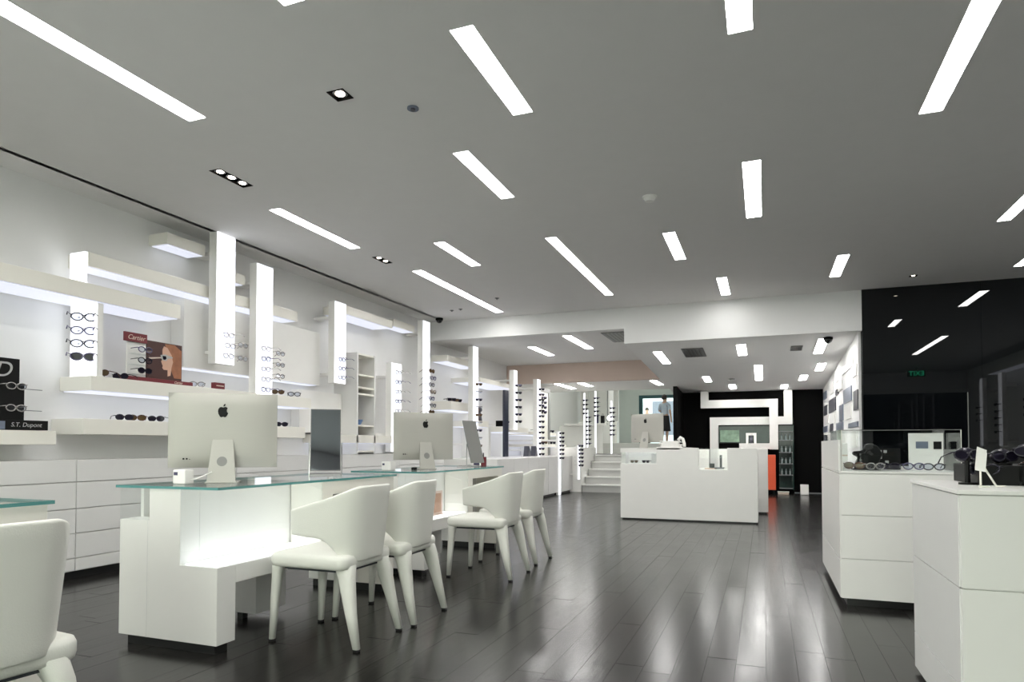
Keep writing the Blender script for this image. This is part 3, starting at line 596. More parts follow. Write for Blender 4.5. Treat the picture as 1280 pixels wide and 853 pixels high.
flat('hand_print', [(4.14, 1.755), (4.26, 1.772), (4.262, 1.762), (4.14, 1.742)], GOLD, .002)
text('lettering', 'Cartier', .03, (-4.829, 4.4, 1.558), FACEX, GOLD, t, .3)
t = thing('display_stand', 'white stepped eyewear stand under the dark red script sign', 'display stand', (-4.87, 4.0, 1.575))
box('back_panel', -4.90, -4.885, 3.94, 4.115, 1.575, 1.87, WHITE, t); sg = box('sign', -4.885, -4.865, 3.90, 4.11, 1.865, 1.94, RED, t, .002)
text('lettering', 'Cartier', .055, (-4.864, 4.005, 1.90), FACEX, GOLD, t, .35)
for z in (1.79, 1.70, 1.62): box('ledge', -4.885, -4.83, 3.95, 4.11, z - .03, z - .024, GLASS, t)
for i, (kd, z) in enumerate((('grey', 1.80), ('black', 1.71), ('blacksun', 1.625))): glasses(kd, 'dark glasses under the red script sign, %s of three' % ('top', 'middle', 'bottom')[i], (-4.80, 4.04, z), RX, None)
t = thing('sign_block', 'small dark red box sign on the poster shelf', 'sign', (-4.83, 4.86, 1.54)); box('block', -4.86, -4.81, 4.80, 4.92, 1.541, 1.60, RED, t, .002); box('stripe', -4.81, -4.809, 4.815, 4.905, 1.566, 1.575, GOLD, t)
t = thing('light_box', 'small bright upright light panel on the low shelf beside the large computer', 'light box', (-4.9, 5.6, 1.21)); box('frame', -4.98, -4.96, 5.5, 5.72, 1.21, 1.40, WHITE, t); box('screen', -4.96, -4.955, 5.51, 5.71, 1.22, 1.39, LEDM, t)
t = thing('figurine', 'small brown figure standing right of the short lit column', 'figurine', (-4.8, 8.45, 1.18)); MB().cyl((-4.95, 8.52, 1.18), .035, .2, 10, r2=.02).ball((-4.95, 8.52, 1.42), .045).build('body', FRT, t, smooth=True); box('base', -5.0, -4.9, 8.46, 8.58, 1.18, 1.19, WHITE, t)
# rack wall on the landing
RK = [(-4.38, 2.2, 1.85, 'furthest left'), (-4.08, 2.25, 1.75, 'second'), (-3.66, 1.98, 1.18, 'right-hand'), (-4.30, 1.75, .95, 'lower left')]
for k, (x, za, zb, w_) in enumerate(RK):
    zt = za + .2
    t = thing('display_column', '%s lit rack post on the landing above the stairs' % w_, 'display column', (x, 17.0, .8))
    box('light_panel', x - .06, x - .02, 16.96, 16.98, .8, zt, LEDM, t); box('back', x - .06, x - .02, 16.98, 17.0, .8, zt, WHITE, t)
    n = int((za - zb) / .115) + 1
    for i in range(n): glasses('black' if i % 2 else 'grey', 'dark glasses %s on the %s rack post of the landing' % (ORD[i], w_), (x - .01, 16.935, za - i * .115), 0, 'glasses on the %s landing rack post' % w_, simple=True, scale=1.05)
t = thing('partition', 'white partition with a shelf behind the landing rack posts', 'partition', (-4.3, 17.2, .8)); box('panel', -5.2, -4.0, 17.25, 17.3, .8, 1.55, WHITE, t); box('shelf_board', -5.0, -3.85, 17.05, 17.25, 1.55, 1.60, WHITE, t)
for k, (x, m, h) in enumerate([(-4.13, FRN, .24), (-3.97, LOGO, .20)]):
    t = thing('shopping_bag', ['dark violet bag on the landing shelf, left', 'black bag on the landing shelf, right'][k], 'bag', (x, 17.15, 1.6)); box('body', x - .045, x + .045, 17.1, 17.18, 1.60, 1.6 + h, m, t); MB().tube([(x - .02, 17.14, 1.6 + h), (x - .015, 17.14, 1.65 + h), (x + .015, 17.14, 1.65 + h), (x + .02, 17.14, 1.6 + h)], .004).build('handle', m, t)
t = thing('threshold_mat', 'dark mat at the top of the main stairs', 'mat', (-3.6, 15.6, .8)); box('mat', -4.1, -3.2, 15.5, 16.0, .80, .815, PLINTH, t)
t = thing('cupboard', 'low white cupboard on the upper level', 'cupboard', (-4.6, 20, 1.08)); box('body', -5.4, -4.2, 20.0, 20.4, 1.08, 1.75, WHITE, t, .004); box('door', -5.35, -4.82, 19.98, 20.0, 1.1, 1.72, GREYW, t); box('door', -4.78, -4.25, 19.98, 20.0, 1.1, 1.72, GREYW, t)
t = thing('desk_lamp', 'small glowing white lamp on the upper cupboard', 'lamp', (-4.45, 20.2, 1.75)); MB().ball((-4.45, 20.2, 1.87), .09).build('globe', mat('lamp_globe', (1, 1, 1), .4, emis=3, noise=.001), t, smooth=True); MB().cyl((-4.45, 20.2, 1.75), .04, .05, 12).build('base', STEEL, t)
# ================================================================ DESKS
def make_desk(label, y0, first=True):
    X0 = -3.07; t = thing('consultation_desk', label, 'desk', (X0 + .32, y0 + .8, 0), 'white consultation desks')
    def P(x): return X0 + x
    L = 1.6; ZT = .79
    out = [(P(0), .05), (P(.64), .05), (P(.64), .42), (P(.405), .42), (P(.405), ZT), (P(.20), ZT), (P(.20), .63), (P(0), .63)]
    MB().prism(out, 1, y0, y0 + .12).build('end_panel', WHITE, t, bevel=.003)
    MB().box(P(.03), P(.60), y0 + .03, y0 + .11, 0, .05).build('plinth', PLINTH, t)
    MB().box(P(.41), P(.64), y0 + .12, y0 + .80, .33, .42).build('niche_floor', WHITE, t, bevel=.003)
    box('light_panel', P(.42), P(.62), y0 + .02, y0 + .79, .42, .424, LEDN, t)
    box('niche_back', P(.39), P(.405), y0 + .12, y0 + .86, .30, ZT, WHITE, t)
    box('joint', P(.19), P(.193), y0 - .0008, y0, .05, .63, GREYW, t)
    # frame around the knee space
    MB().prism([(y0 + .80, .33), (y0 + .90, .33), (y0 + .90, .71), (y0 + L - .10, .71), (y0 + L - .10, .05), (y0 + L, .05), (y0 + L, ZT), (y0 + .80, ZT)], 0, P(.41), P(.64)).build('frame', WARMW, t, bevel=.003)
    box('back_panel', P(0), P(.02), y0 + .12, y0 + L - .1, .3, .79, WHITE, t)
    box('shaded_knee_back', P(.15), P(.17), y0 + .86, y0 + L - .1, .28, .79, mat('shade_beige', (.52, .45, .38), .5, noise=.03), t)  # beige colour stands for shade on the knee-space back panel
    box('far_panel', P(0), P(.409), y0 + L - .10, y0 + L, .05, ZT, WHITE, t, .003)
    box('plinth', P(.03), P(.60), y0 + L - .088, y0 + L - .02, 0, .05, PLINTH, t)
    box('pedestal', P(.12), P(.38), y0 + .55, y0 + .8, .05, .30, GREYW, t, .003); box('caster', P(.2), P(.24), y0 + .6, y0 + .64, 0, .05, PLINTH, t)
    box('under_board', P(0.02), P(.405), y0 + .86, y0 + L - .1, .76, ZT, WHITE, t)
    # glass
    box('glass_pane', P(.632), P(.640), y0 + .008, y0 + .80, .42, ZT, GLASS, t); box('glass_pane', P(.408), P(.632), y0, y0 + .008, .42, ZT, GLASS, t); box('glass_pane', P(.0), P(.2), y0, y0 + .008, .63, ZT, GLASS, t)
    m = MB(); x0, x1, a, b, z0, z1 = P(-.015), P(.655), y0 - .015, y0 + L + .015, ZT, ZT + .013
    vs = [(x, y, z) for x in (x0, x1) for y in (a, b) for z in (z0, z1)]
    m.add(vs, [(0, 2, 6, 4), (1, 5, 7, 3)], GLASS); m.add(vs, [(0, 1, 3, 2), (4, 6, 7, 5), (0, 4, 5, 1), (2, 3, 7, 6)], GLASSE)
    m.build('glass_top', None, t)
    return t
make_desk('white desk with glass top cut off by the left edge behind the front chair', .05)
make_desk('white stepped desk with lit glass niche in the foreground carrying the large computer', 2.45)
make_desk('second white desk with glass top farther back carrying the second computer', 4.5)
ZD = .803
t = thing('brochure', 'pink and brown brochure display inside the niche of the second desk', 'brochure', (-2.55, 4.98, .42))
box('card', -2.60, -2.59, 4.82, 5.12, .42, .62, mat('pink_card', (.80, .62, .55), .5, noise=.15, nscale=6), t); box('print', -2.59, -2.588, 4.95, 5.09, .44, .60, mat('brown_print', (.45, .24, .15), .5, noise=.5, nscale=14), t); box('foot', -2.62, -2.55, 4.84, 5.10, .42, .428, mat('pink_card', (.8, .6, .5)), t)
# ================================================================ CHAIRS
def make_chair(label, loc, rz=0, proto=[None]):
    if proto[0]:
        c = copy_tree(proto[0]); c.location = loc; c.rotation_euler = (0, 0, rz); c['label'] = label; return c
    t = thing('leather_chair', label, 'chair', (0, 0, 0), 'white leather armchairs at the desks'); proto[0] = t
    # seat: domed rounded slab
    def rr(hx, hy, r, n=5):
        pts = []
        for cx, cy, a0 in ((hx - r, hy - r, 0), (-hx + r, hy - r, PI / 2), (-hx + r, -hy + r, PI), (hx - r, -hy + r, 3 * PI / 2)):
            for i in range(n + 1): a = a0 + PI / 2 * i / n; pts.append((cx + r * math.cos(a), cy + r * math.sin(a)))
        return pts
    m = MB(); prof = [(.385, .93), (.392, .985), (.41, 1.0), (.435, 1.0), (.450, .975), (.458, .90), (.463, .6), (.464, .02)]
    n = None
    for z, k in prof:
        p = rr(.235 * k, .225 * k, .05 * k); n = len(p)
        m.v += [(x - .04, y, z - (.006 if k > .97 and False else 0)) for x, y in p]
    for j in range(len(prof) - 1):
        for i in range(n): m.f.append((j * n + i, j * n + (i + 1) % n, (j + 1) * n + (i + 1) % n, (j + 1) * n + i)); m.m.append(0)
    m.f.append(tuple(range(n))); m.m.append(0); m.f.append(tuple(range(len(prof) * n - 1, (len(prof) - 1) * n - 1, -1))); m.m.append(0)
    m.build('seat', LEATHER, t, smooth=True)
    MB().prism([(x - .03, y) for x, y in rr(.19, .18, .04)], 2, .37, .386).build('seat_base', CHAIRD, t)
    # wrap-around shell
    m = MB(); N = 36; K = 9
    for i in range(N + 1):
        u = -1 + 2 * i / N; a = abs(u)
        # plan path (x back positive): arms at x=-.13, back at x=.22
        th = u * PI * .5 * 1.0
        e = .55
        cx, cy = math.cos(th), math.sin(th)
        bx = (abs(cx) ** e); by = (abs(cy) ** e) * (1 if cy >= 0 else -1)
        top = .80 - .10 * max(0, (a - .25) / .75) ** 1.3
        if a > .42:
            q_ = min(1, (a - .42) / .46); bot = .415 + .125 * q_ * q_ * (3 - 2 * q_)
        else: bot = .415 + .006 * math.cos(u * PI)
        if a > .90: r_ = (a - .90) / .10; top -= .022 * r_ ** 2; bot += .012 * r_ ** 2
        for k in range(K + 1):
            v = k / K; z = bot + (top - bot) * v
            zz = (z - .42) / .38
            flare = .035 * zz
            x = -.135 + (.335 + flare) * bx; y = (.190 + flare * .9) * by
            m.v.append((x, y, z))
    for i in range(N):
        for k in range(K):
            A = i * (K + 1) + k; m.f.append((A, A + K + 1, A + K + 2, A + 1)); m.m.append(0)
    o = m.build('backrest', LEATHER, t, smooth=True)
    q = o.modifiers.new('s', 'SOLIDIFY'); q.thickness = .026; q.offset = 0
    q = o.modifiers.new('b', 'BEVEL'); q.width = .009; q.segments = 3; q.limit_method = 'ANGLE'; q.angle_limit = 1.0
    # legs
    for s in (-1, 1):
        for kx in (0, 1):
            m = MB()
            if kx == 0: secs = [(-.225, .185, .44, .066, .060), (-.235, .188, .36, .052, .048), (-.248, .195, .18, .038, .036), (-.258, .200, .012, .028, .028)]
            else: secs = [(.115, .115, .455, .04, .04), (.135, .140, .435, .07, .06), (.150, .152, .40, .098, .078), (.172, .170, .34, .078, .064), (.208, .188, .18, .054, .044), (.250, .200, .012, .034, .030)]
            for j, (x, y, z, wx, wy) in enumerate(secs):
                for a_, b_ in ((-1, -.6), (-.6, -1), (.6, -1), (1, -.6), (1, .6), (.6, 1), (-.6, 1), (-1, .6)): m.v.append((x + a_ * wx / 2, s * y + b_ * wy / 2, z))
            for j in range(len(secs) - 1):
                for i in range(8): m.f.append((j * 8 + i, j * 8 + (i + 1) % 8, j * 8 + 8 + (i + 1) % 8, j * 8 + 8 + i)); m.m.append(0)
            m.f.append(tuple(range(8))); m.m.append(0); m.f.append(tuple(range(len(secs) * 8 - 1, len(secs) * 8 - 9, -1))); m.m.append(0)
            lg = m.build('leg', LEATHER, t, smooth=True)
            x, y = secs[-1][0], secs[-1][1] * s
            MB().taper((x, y, 0), .024, (x, y, .013), .028).build('glide', PLINTH, lg)
    t.location = loc; t.rotation_euler = (0, 0, rz); t['label'] = label
    return t
make_chair('white leather chair cut off by the left and bottom edges, nearest the camera', (-2.06, 1.16, 0), math.radians(-6))
make_chair('white leather chair nearest the middle, in front of the foreground desk', (-2.11, 2.96, 0), math.radians(0))
make_chair('white leather chair just behind the nearest full chair, at the foreground desk', (-2.08, 3.45, 0), math.radians(2))
make_chair('white leather chair at the near end of the second desk', (-2.01, 4.79, 0), 0)
make_chair('white leather chair furthest back, at the far end of the second desk', (-2.05, 5.49, 0), 0)
# ================================================================ COMPUTERS AND DESK THINGS
def apple(m, cx, cz, s, y):
    body = [(0, .60), (.15, .66), (.3, .66), (.44, .55), (.37, .42), (.34, .28), (.38, .12), (.49, .02), (.42, -.15), (.3, -.35), (.18, -.42), (0, -.36), (-.18, -.42), (-.32, -.33), (-.46, -.05), (-.5, .2), (-.46, .45), (-.32, .63), (-.15, .66)]
    leaf = [(.02, .70), (.03, .84), (.11, .96), (.22, 1.0), (.21, .86), (.13, .75)]
    for pts in (body, leaf): m.prism([(cx + a * s, cz + (b - .1) * s) for a, b in pts], 1, y - .001, y)
def make_computer(label, loc, rz, proto=[None]):
    if proto[0]:
        c = copy_tree(proto[0]); c.location = loc; c.rotation_euler = (0, 0, rz); c['label'] = label; return c
    t = thing('desktop_computer', label, 'computer', (0, 0, 0), 'silver all-in-one computers'); proto[0] = t
    W, Hh, z0 = .55, .405, .08
    m = MB(); nx_, nz_ = 16, 12                                    # domed back shell (faces -Y)
    for i in range(nx_ + 1):
        for j in range(nz_ + 1):
            u = -1 + 2 * i / nx_; v = -1 + 2 * j / nz_
            d = .032 * (1 - u ** 4) * (1 - v ** 4) ** .6 if abs(v) < 1 else 0
            m.v.append((u * W / 2, -.004 - d, z0 + Hh / 2 + v * Hh / 2))
    for i in range(nx_):
        for j in range(nz_): A = i * (nz_ + 1) + j; m.f.append((A, A + nz_ + 1, A + nz_ + 2, A + 1)); m.m.append(0)
    m.box(-W / 2, W / 2, -.004, .006, z0, z0 + Hh)
    sh_ = m.build('case', ALU, t, smooth=False)
    sh_.data.polygons.foreach_set('use_smooth', [len(p.vertices) == 4 and p.index < nx_ * nz_ for p in sh_.data.polygons])
    box('screen', -W / 2 + .008, W / 2 - .008, .006, .008, z0 + .075, z0 + Hh - .008, LOGO, t)
    lm = MB(); apple(lm, 0, z0 + Hh - .105, .052, -.0365); lm.build('logo', LOGO, t)
    # stand: slanted tapering back plate and foot
    st_ = MB().add([(-.052, -.034, .24), (.052, -.034, .24), (.072, -.088, .006), (-.072, -.088, .006), (-.052, -.026, .24), (.052, -.026, .24), (.072, -.076, .006), (-.072, -.076, .006)],
        [(0, 1, 2, 3), (4, 7, 6, 5), (0, 4, 5, 1), (1, 5, 6, 2), (2, 6, 7, 3), (3, 7, 4, 0)])
    st_.box(-.08, .08, -.09, .10, 0, .008); so = st_.build('stand', ALU, t, bevel=.002)
    hp = [(.026 * math.cos(2 * PI * i / 20), .026 * math.sin(2 * PI * i / 20)) for i in range(20)]
    k = (-.088 + .034) / -.234
    MB().add([(x, -.034 - .054 * ((.24 - (.115 + z)) / .234) - .0008, .115 + z) for x, z in hp] , [tuple(range(20))]).build('cable_hole', VENT, so)
    pm_ = MB()
    for i in range(7): pm_.box(-.20 + i * .016, -.191 + i * .016, -.0250, -.010, z0 + .045, z0 + .053)
    pm_.build('ports', LOGO, t)
    t.location = loc; t.rotation_euler = (0, 0, rz); return t
make_computer('large silver all-in-one computer seen from behind on the foreground desk', (-2.76, 2.82, ZD), math.radians(37))
make_computer('silver all-in-one computer seen from behind on the second desk', (-2.74, 5.06, ZD), math.radians(52))
make_computer('silver all-in-one computer on the reception counter', (-1.55, 9.45, .972), math.radians(-27))
def make_mirror(label, loc, rz, tilt, back=False):
    t = thing('table_mirror', label, 'mirror', loc); x, y, z = loc
    m = MB(); a = .105
    m.tube([(x - a, y, z + .22), (x - a, y, z + .006), (x + a, y, z + .006), (x + a, y, z + .22)], .006); m.tube([(x - a, y, z + .006), (x - a, y + .12, z + .006), (x + a, y + .12, z + .006), (x + a, y, z + .006)], .005)
    m.build('stand', CHROME, t)
    s_ = math.sin(tilt); c_ = math.cos(tilt)
    def Q(u, v, d): return (x + u, y + v * s_ + d * c_, z + .22 + v * c_ - d * s_)
    def slab(nm, hu, v0, v1, d0, d1, m): MB().add([Q(u, v, d) for u in (-hu, hu) for v in (v0, v1) for d in (d0, d1)], [(0, 1, 3, 2), (4, 6, 7, 5), (0, 4, 5, 1), (2, 3, 7, 6), (0, 2, 6, 4), (1, 5, 7, 3)]).build(nm, m, t)
    slab('mirror_back', .098, -.19, .23, -.004, .004, mat('grey_backing', (.22, .22, .21), .4, noise=.05)); slab('mirror_face', .094, -.186, .226, .004 if back else -.0055, .0055 if back else -.004, MIRROR)
    off = Vector(loc); t.rotation_euler = (0, 0, rz); return t
make_mirror('tilted grey table mirror on the far end of the foreground desk', (-2.76, 3.72, ZD), math.radians(36), math.radians(9))
make_mirror('strongly tilted grey table mirror on the second desk', (-2.62, 5.84, ZD), math.radians(75), math.radians(15), True)
t = thing('power_adapter', 'white plug block with a short cable beside the large computer stand', 'power adapter', (-2.86, 2.62, ZD)); box('block', -2.885, -2.80, 2.60, 2.66, ZD, ZD + .075, WHITE, t, .006); box('socket', -2.875, -2.85, 2.598, 2.60, ZD + .045, ZD + .062, FRN, t)
MB().tube([(-2.80, 2.63, ZD + .02), (-2.77, 2.66, ZD + .03), (-2.74, 2.72, ZD + .06)], .003).build('cable', WHITE, t)
t = thing('power_adapter', 'white plug block at the near corner of the second desk', 'power adapter', (-2.93, 4.75, ZD)); box('block', -2.95, -2.86, 4.72, 4.80, ZD, ZD + .07, WHITE, t, .006); box('socket', -2.94, -2.92, 4.718, 4.72, ZD + .04, ZD + .055, FRN, t)
t = thing('cup', 'dark red pen cup behind the second mirror', 'cup', (-2.60, 6.03, ZD)); MB().cyl((-2.60, 6.03, ZD), .03, .09, 14).build('body', RED, t); MB().cyl((-2.60, 6.03, ZD), .006, .13, 6).build('pen', LOGO, t)
t = thing('cup', 'small dark cup beside the red pen cup', 'cup', (-2.67, 6.02, ZD)); MB().cyl((-2.67, 6.02, ZD), .028, .08, 14).build('body', FRN, t)
t = thing('eyeglass_case', 'small black case near the stand of the second computer', 'case', (-2.72, 4.88, ZD)); box('body', -2.75, -2.71, 4.86, 4.89, ZD, ZD + .02, LOGO, t, .004)
t = thing('tray', 'flat dark tray on the cut-off left desk', 'tray', (-2.7, 1.25, ZD)); box('base', -2.95, -2.62, 1.08, 1.42, ZD, ZD + .008, FRB, t, .002)
# ================================================================ RECEPTION
t = thing('reception_counter', 'long white reception counter with a square notch in its top', 'counter', (-.96, 9.4, 0))
out = [(-1.85, .02), (-.08, .02), (-.08, .975), (-.45, .975), (-.45, .69), (-.81, .69), (-.81, .975), (-1.05, .985), (-1.36, .985), (-1.36, .76), (-1.83, .76), (-1.85, .76)]
MB().prism(out, 1, 9.05, 9.11).build('front_panel', WHITE, t, bevel=.003)
box('plinth', -1.83, -.10, 9.08, 9.75, 0, .02, PLINTH, t)
box('side_panel', -1.85, -1.79, 9.11, 9.80, .02, .93, WHITE, t); box('side_panel', -.14, -.08, 9.11, 9.80, .02, .93, WHITE, t)
box('worktop', -1.79, -.14, 9.11, 9.80, .66, .69, WHITE, t); box('top_board', -1.85, -1.05, 9.05, 9.80, .955, .972, WHITE, t)
box('showcase_edge', -1.85, -1.36, 9.05, 9.07, .915, .955, WHITE, t); box('showcase_back', -1.79, -1.36, 9.30, 9.32, .69, .955, WHITE, t); box('showcase_light', -1.78, -1.38, 9.12, 9.28, .947, .955, LEDM, t); box('glass_pane', -1.84, -1.36, 9.055, 9.06, .76, .915, GLASS, t)
box('showcase_floor', -1.79, -1.36, 9.11, 9.30, .74, .76, WHITE, t)
box('notch_glass', -.81, -.45, 9.07, 9.078, .69, .97, GLASS, t)
box('showcase_screen', -.87, -.725, 9.70, 9.72, .69, .955, WHITE, t); box('showcase_screen', -.60, -.47, 9.70, 9.72, .69, .955, WHITE, t)
t = thing('counter_wing', 'narrow white end of the rear counter right of the reception counter', 'counter', (-.3, 10.6, 0)); box('body', -.7, .05, 10.4, 10.9, .03, .955, WHITE, t, .003); box('plinth', -.68, .03, 10.42, 10.88, 0, .03, PLINTH, t)
glasses('tort', 'left tiny glasses in the reception showcase', (-1.68, 9.16, .785), .2, None, simple=True, scale=.8); glasses('black', 'right tiny glasses in the reception showcase', (-1.52, 9.16, .785), -.2, None, simple=True, scale=.8)
t = thing('brochure_stand', 'pale brochure holder standing in the right of the reception showcase', 'brochure', (-1.42, 9.2, .76)); box('card', -1.45, -1.39, 9.2, 9.21, .76, .9, GREYW, t); box('foot', -1.45, -1.39, 9.18, 9.23, .76, .765, WHITE, t)
t = thing('paper_pile', 'rumpled white paper pile on the reception counter right of the computer', 'papers', (-1.15, 9.4, .985))
pm2 = MB()
random.seed(3)
for k in range(9):
    z = .973 + k * .011; a = random.uniform(-.03, .03); pm2.box(-1.33 + a, -1.07 + a, 9.25, 9.48 + a, z, z + .010)
pm2.build('sheets', WHITE, t, bevel=.003); MB().tube([(-1.10, 9.3, 1.08), (-1.07, 9.3, 1.12), (-1.04, 9.3, 1.10), (-1.02, 9.3, 1.03), (-1.02, 9.3, .99)], .022, 8).build('roll', WHITE, t, smooth=True)
t = thing('papers', 'small pile of tan and white leaflets in the notch of the reception counter', 'papers', (-.63, 9.3, .69)); box('sheet', -.75, -.6, 9.25, 9.45, .690, .70, mat('tan_leaflet', (.6, .42, .3), .5, noise=.1), t); box('sheet', -.62, -.50, 9.2, 9.4, .70, .715, GREYD, t); box('stand', -.56, -.53, 9.3, 9.34, .715, .88, FRB, t)
# ================================================================ BACK: RIBBON FRAME
Y0 = 15.00; Y1 = 15.12
t = thing('ribbon_frame', 'white angular ribbon descending from the ceiling and folding into a counter', 'display frame', (-.3, Y0, 1.0))
box('drop', -1.29, -1.13, Y0, Y1, 1.83, CZ(15.1) - .01, WHITE, t); box('upper_band', -1.13, .28, Y0, Y1, 1.83, 2.0, WHITE, t); box('right_band', .11, .28, Y0, Y1, .93, 1.83, WHITE, t); box('counter_band', -.49, .11, Y0 - .25, Y1, .94, 1.06, WHITE, t)
t = thing('ribbon_frame', 'inner white angular ribbon crossing behind the first one', 'display frame', (-.3, 15.2, 1.5))
box('drop', .40, .565, 15.13, 15.25, 1.63, CZ(15.2) - .01, WHITE, t); box('band', -1.11, .565, 15.13, 15.25, 1.46, 1.63, WHITE, t); box('left_band', -1.11, -.935, 15.13, 15.25, .62, 1.46, WHITE, t)
t = thing('wall_niche', 'dark green glazed niche framed by the white ribbons', 'display case', (-.4, 15.28, 1.0)); 
DG = mat('dark_green_glass', (.012, .035, .030), .08, noise=.2)
box('back_panel', -.93, .10, 15.26, 15.295, 1.07, 1.44, DG, t)
t = thing('picture', 'small pale green and white picture in the dark niche', 'picture', (-.7, 15.24, 1.1)); box('print', -.90, -.50, 15.235, 15.255, 1.09, 1.35, mat('green_print', (.28, .42, .30), .4, noise=.8, nscale=9), t); box('edge', -.92, -.48, 15.255, 15.26, 1.07, 1.37, DG, t)
t = thing('display_stand', 'small white arched frame on the ribbon counter', 'display stand', (-.25, 15.0, 1.06)); fm = MB().box(-.36, -.31, 14.98, 15.04, 1.06, 1.28).box(-.20, -.15, 14.98, 15.04, 1.06, 1.28).box(-.31, -.20, 14.98, 15.04, 1.23, 1.28).build('frame', WHITE, t)
MB().cyl((-.255, 15.0, 1.06), .035, .12, 12).ball((-.255, 15.0, 1.19), .035).build('figure', GREYD, t, smooth=True)
t = thing('glass_cabinet', 'tall dark glass cabinet with small bottles right of the white ribbon', 'display case', (.43, 15.15, .08)); box('back_panel', .30, .56, 15.27, 15.295, .08, 1.44, DG, t); box('side_panel', .56, .58, 15.05, 15.30, .08, 1.44, DG, t)
for k, z in enumerate((.10, .38, .62, .86, 1.12, 1.30)): box('shelf_board', .30, .56, 15.06, 15.27, z, z + .012, STEEL, t)
wd = ['second lowest', 'third lowest', 'fourth lowest', 'fifth lowest']
for k, z in enumerate((.392, .632, .872, 1.132)):
    for i in range(3):
        tt = thing('bottle', 'small pale bottle on the %s shelf of the dark glass cabinet, %s' % (wd[k], ('left', 'middle', 'right')[i]), 'bottle', (.35 + i * .08, 15.14, z)); MB().cyl((.35 + i * .08, 15.14, z), .02, .09, 8).cyl((.35 + i * .08, 15.14, z + .09), .008, .04, 8).build('body', mat('pale_glass', (.35, .42, .42), .2, noise=.1), tt)
t = thing('cupboard', 'tall orange cupboard at the end of the white counter', 'cupboard', (.15, 14.9, 0)); box('body', -.05, .22, 14.6, 14.9, .10, .82, ORANGE, t, .004); box('door', -.04, .21, 14.585, 14.6, .11, .455, ORANGE, t, .002); box('door', -.04, .21, 14.585, 14.6, .475, .81, ORANGE, t, .002)
for x in (-.02, .17): box('leg', x, x + .03, 14.65, 14.68, 0, .10, LOGO, t)
t = thing('waste_bin', 'small white box bin standing on the dark floor by the black wall', 'bin', (.76, 14.9, 0)); ring(MB(), .69, .84, 14.75, 14.9, 0, .21, .008).box(.69, .84, 14.75, 14.9, 0, .01).build('body', WHITE, t)
t = thing('flat_box', 'pale flat box on the floor before the glass cabinet', 'box', (.37, 14.9, 0)); box('body', .26, .47, 14.78, 14.95, 0, .05, GOLD, t, .01); box('lid', .255, .475, 14.775, 14.955, .04, .06, WARMW, t)
# ================================================================ RIGHT CABINETS
t = thing('display_cabinet', 'white panelled cabinet under the glass case at right', 'cabinet', (.8, 5.3, 0))
box('body', .452, 1.118, 4.632, 6.0, .05, .83, GREYW, t); box('plinth', .48, 1.10, 4.67, 5.98, 0, .05, PLINTH, t); box('top_board', .44, 1.13, 4.62, 6.0, .83, .842, WHITE, t, .002)
zz = [.052, .30, .57, .828]
for a, b in zip(zz[:-1], zz[1:]):
    box('front_panel', .446, 1.124, 4.620, 4.632, a, b - .004, WHITE, t, .001)
for a, b in ((.052, .285), (.289, .828)): box('side_panel', .440, .452, 4.634, 5.998, a, b - .003, WHITE, t, .001)
t = thing('glass_case', 'clear glass display case on top of the panelled cabinet', 'display case', (.8, 5.2, .842))
box('side_screen', .440, .452, 4.66, 5.98, .843, 1.04, WHITE, t)
a0, a1, b0, b1, c0, c1 = .455, 1.10, 4.64, 5.9, .843, 1.10
box('glass_pane', a0, a1, b0, b0 + .006, c0, c1, GLASS, t); box('glass_pane', a1 - .006, a1, b0 + .006, b1, c0, c1, GLASS, t); box('glass_pane', a0, a1, b0, b1, c1, c1 + .006, GLASS, t); box('glass_pane', a0, a0 + .006, b0 + .006, b1, c0, c1, GLASS, t)
for x in (a0, a1 - .004): box('glass_edge', x, x + .004, b0 - .002, b0, c0, c1, WARMW, t)
box('glass_edge', a0, a1, b0 - .002, b0, c1 - .003, c1, VENT, t)
t = thing('backdrop', 'white card backdrop with dark window shapes inside the glass case', 'display panel', (.95, 5.0, .843)); box('card', .89, 1.085, 5.0, 5.015, .843, 1.085, WHITE, t); box('print', .93, 1.0, 4.998, 5.0, .985, 1.03, GREYT, t); box('print', 1.03, 1.075, 4.998, 5.0, .98, 1.03, LOGO, t)
t = thing('backdrop', 'small white card block at the left inside the glass case', 'display panel', (.5, 5.2, .843)); box('card', .48, .55, 5.2, 5.25, .843, 1.02, WHITE, t); box('strip', .48, .55, 5.198, 5.2, .93, .94, TAN, t)
t = thing('display_bust', 'black draped eyewear bust inside the glass case', 'display stand', (.62, 4.95, .843))
MB().prism([(.56, .843), (.70, .843), (.71, .90), (.73, .95), (.70, 1.0), (.66, 1.02), (.63, 1.01), (.61, .97), (.555, .965), (.55, .945), (.585, .925), (.57, .89)], 1, 4.93, 4.99).build('bust', LOGO, t, bevel=.01); box('foot', .55, .71, 4.90, 5.0, .843, .85, LOGO, t)
t = thing('display_box', 'black display box with small white cards inside the glass case', 'display stand', (.75, 5.1, .843)); box('body', .66, .85, 5.05, 5.12, .843, .985, LOGO, t)
for k, (x, z) in enumerate(((.72, .955), (.75, .955), (.72, .915), (.69, .885), (.76, .885))): box('card', x, x + .02, 5.047, 5.05, z, z + .018, TEXTW, t)
for kd, lb, x, y, z in [('tort', 'round brown glasses at the front left inside the glass case', .54, 4.76, .875), ('pale', 'pale glasses in the front middle inside the glass case', .66, 4.74, .872), ('black', 'black glasses lying at the right inside the glass case', .99, 4.8, .87), ('blacksun', 'dark sunglasses beside the black bust inside the glass case', .75, 4.82, .872), ('grey', 'grey glasses before the white backdrop inside the glass case', .88, 4.80, .872)]: glasses(kd, lb, (x, y, z), random.uniform(-.4, .4), None, scale=.9)
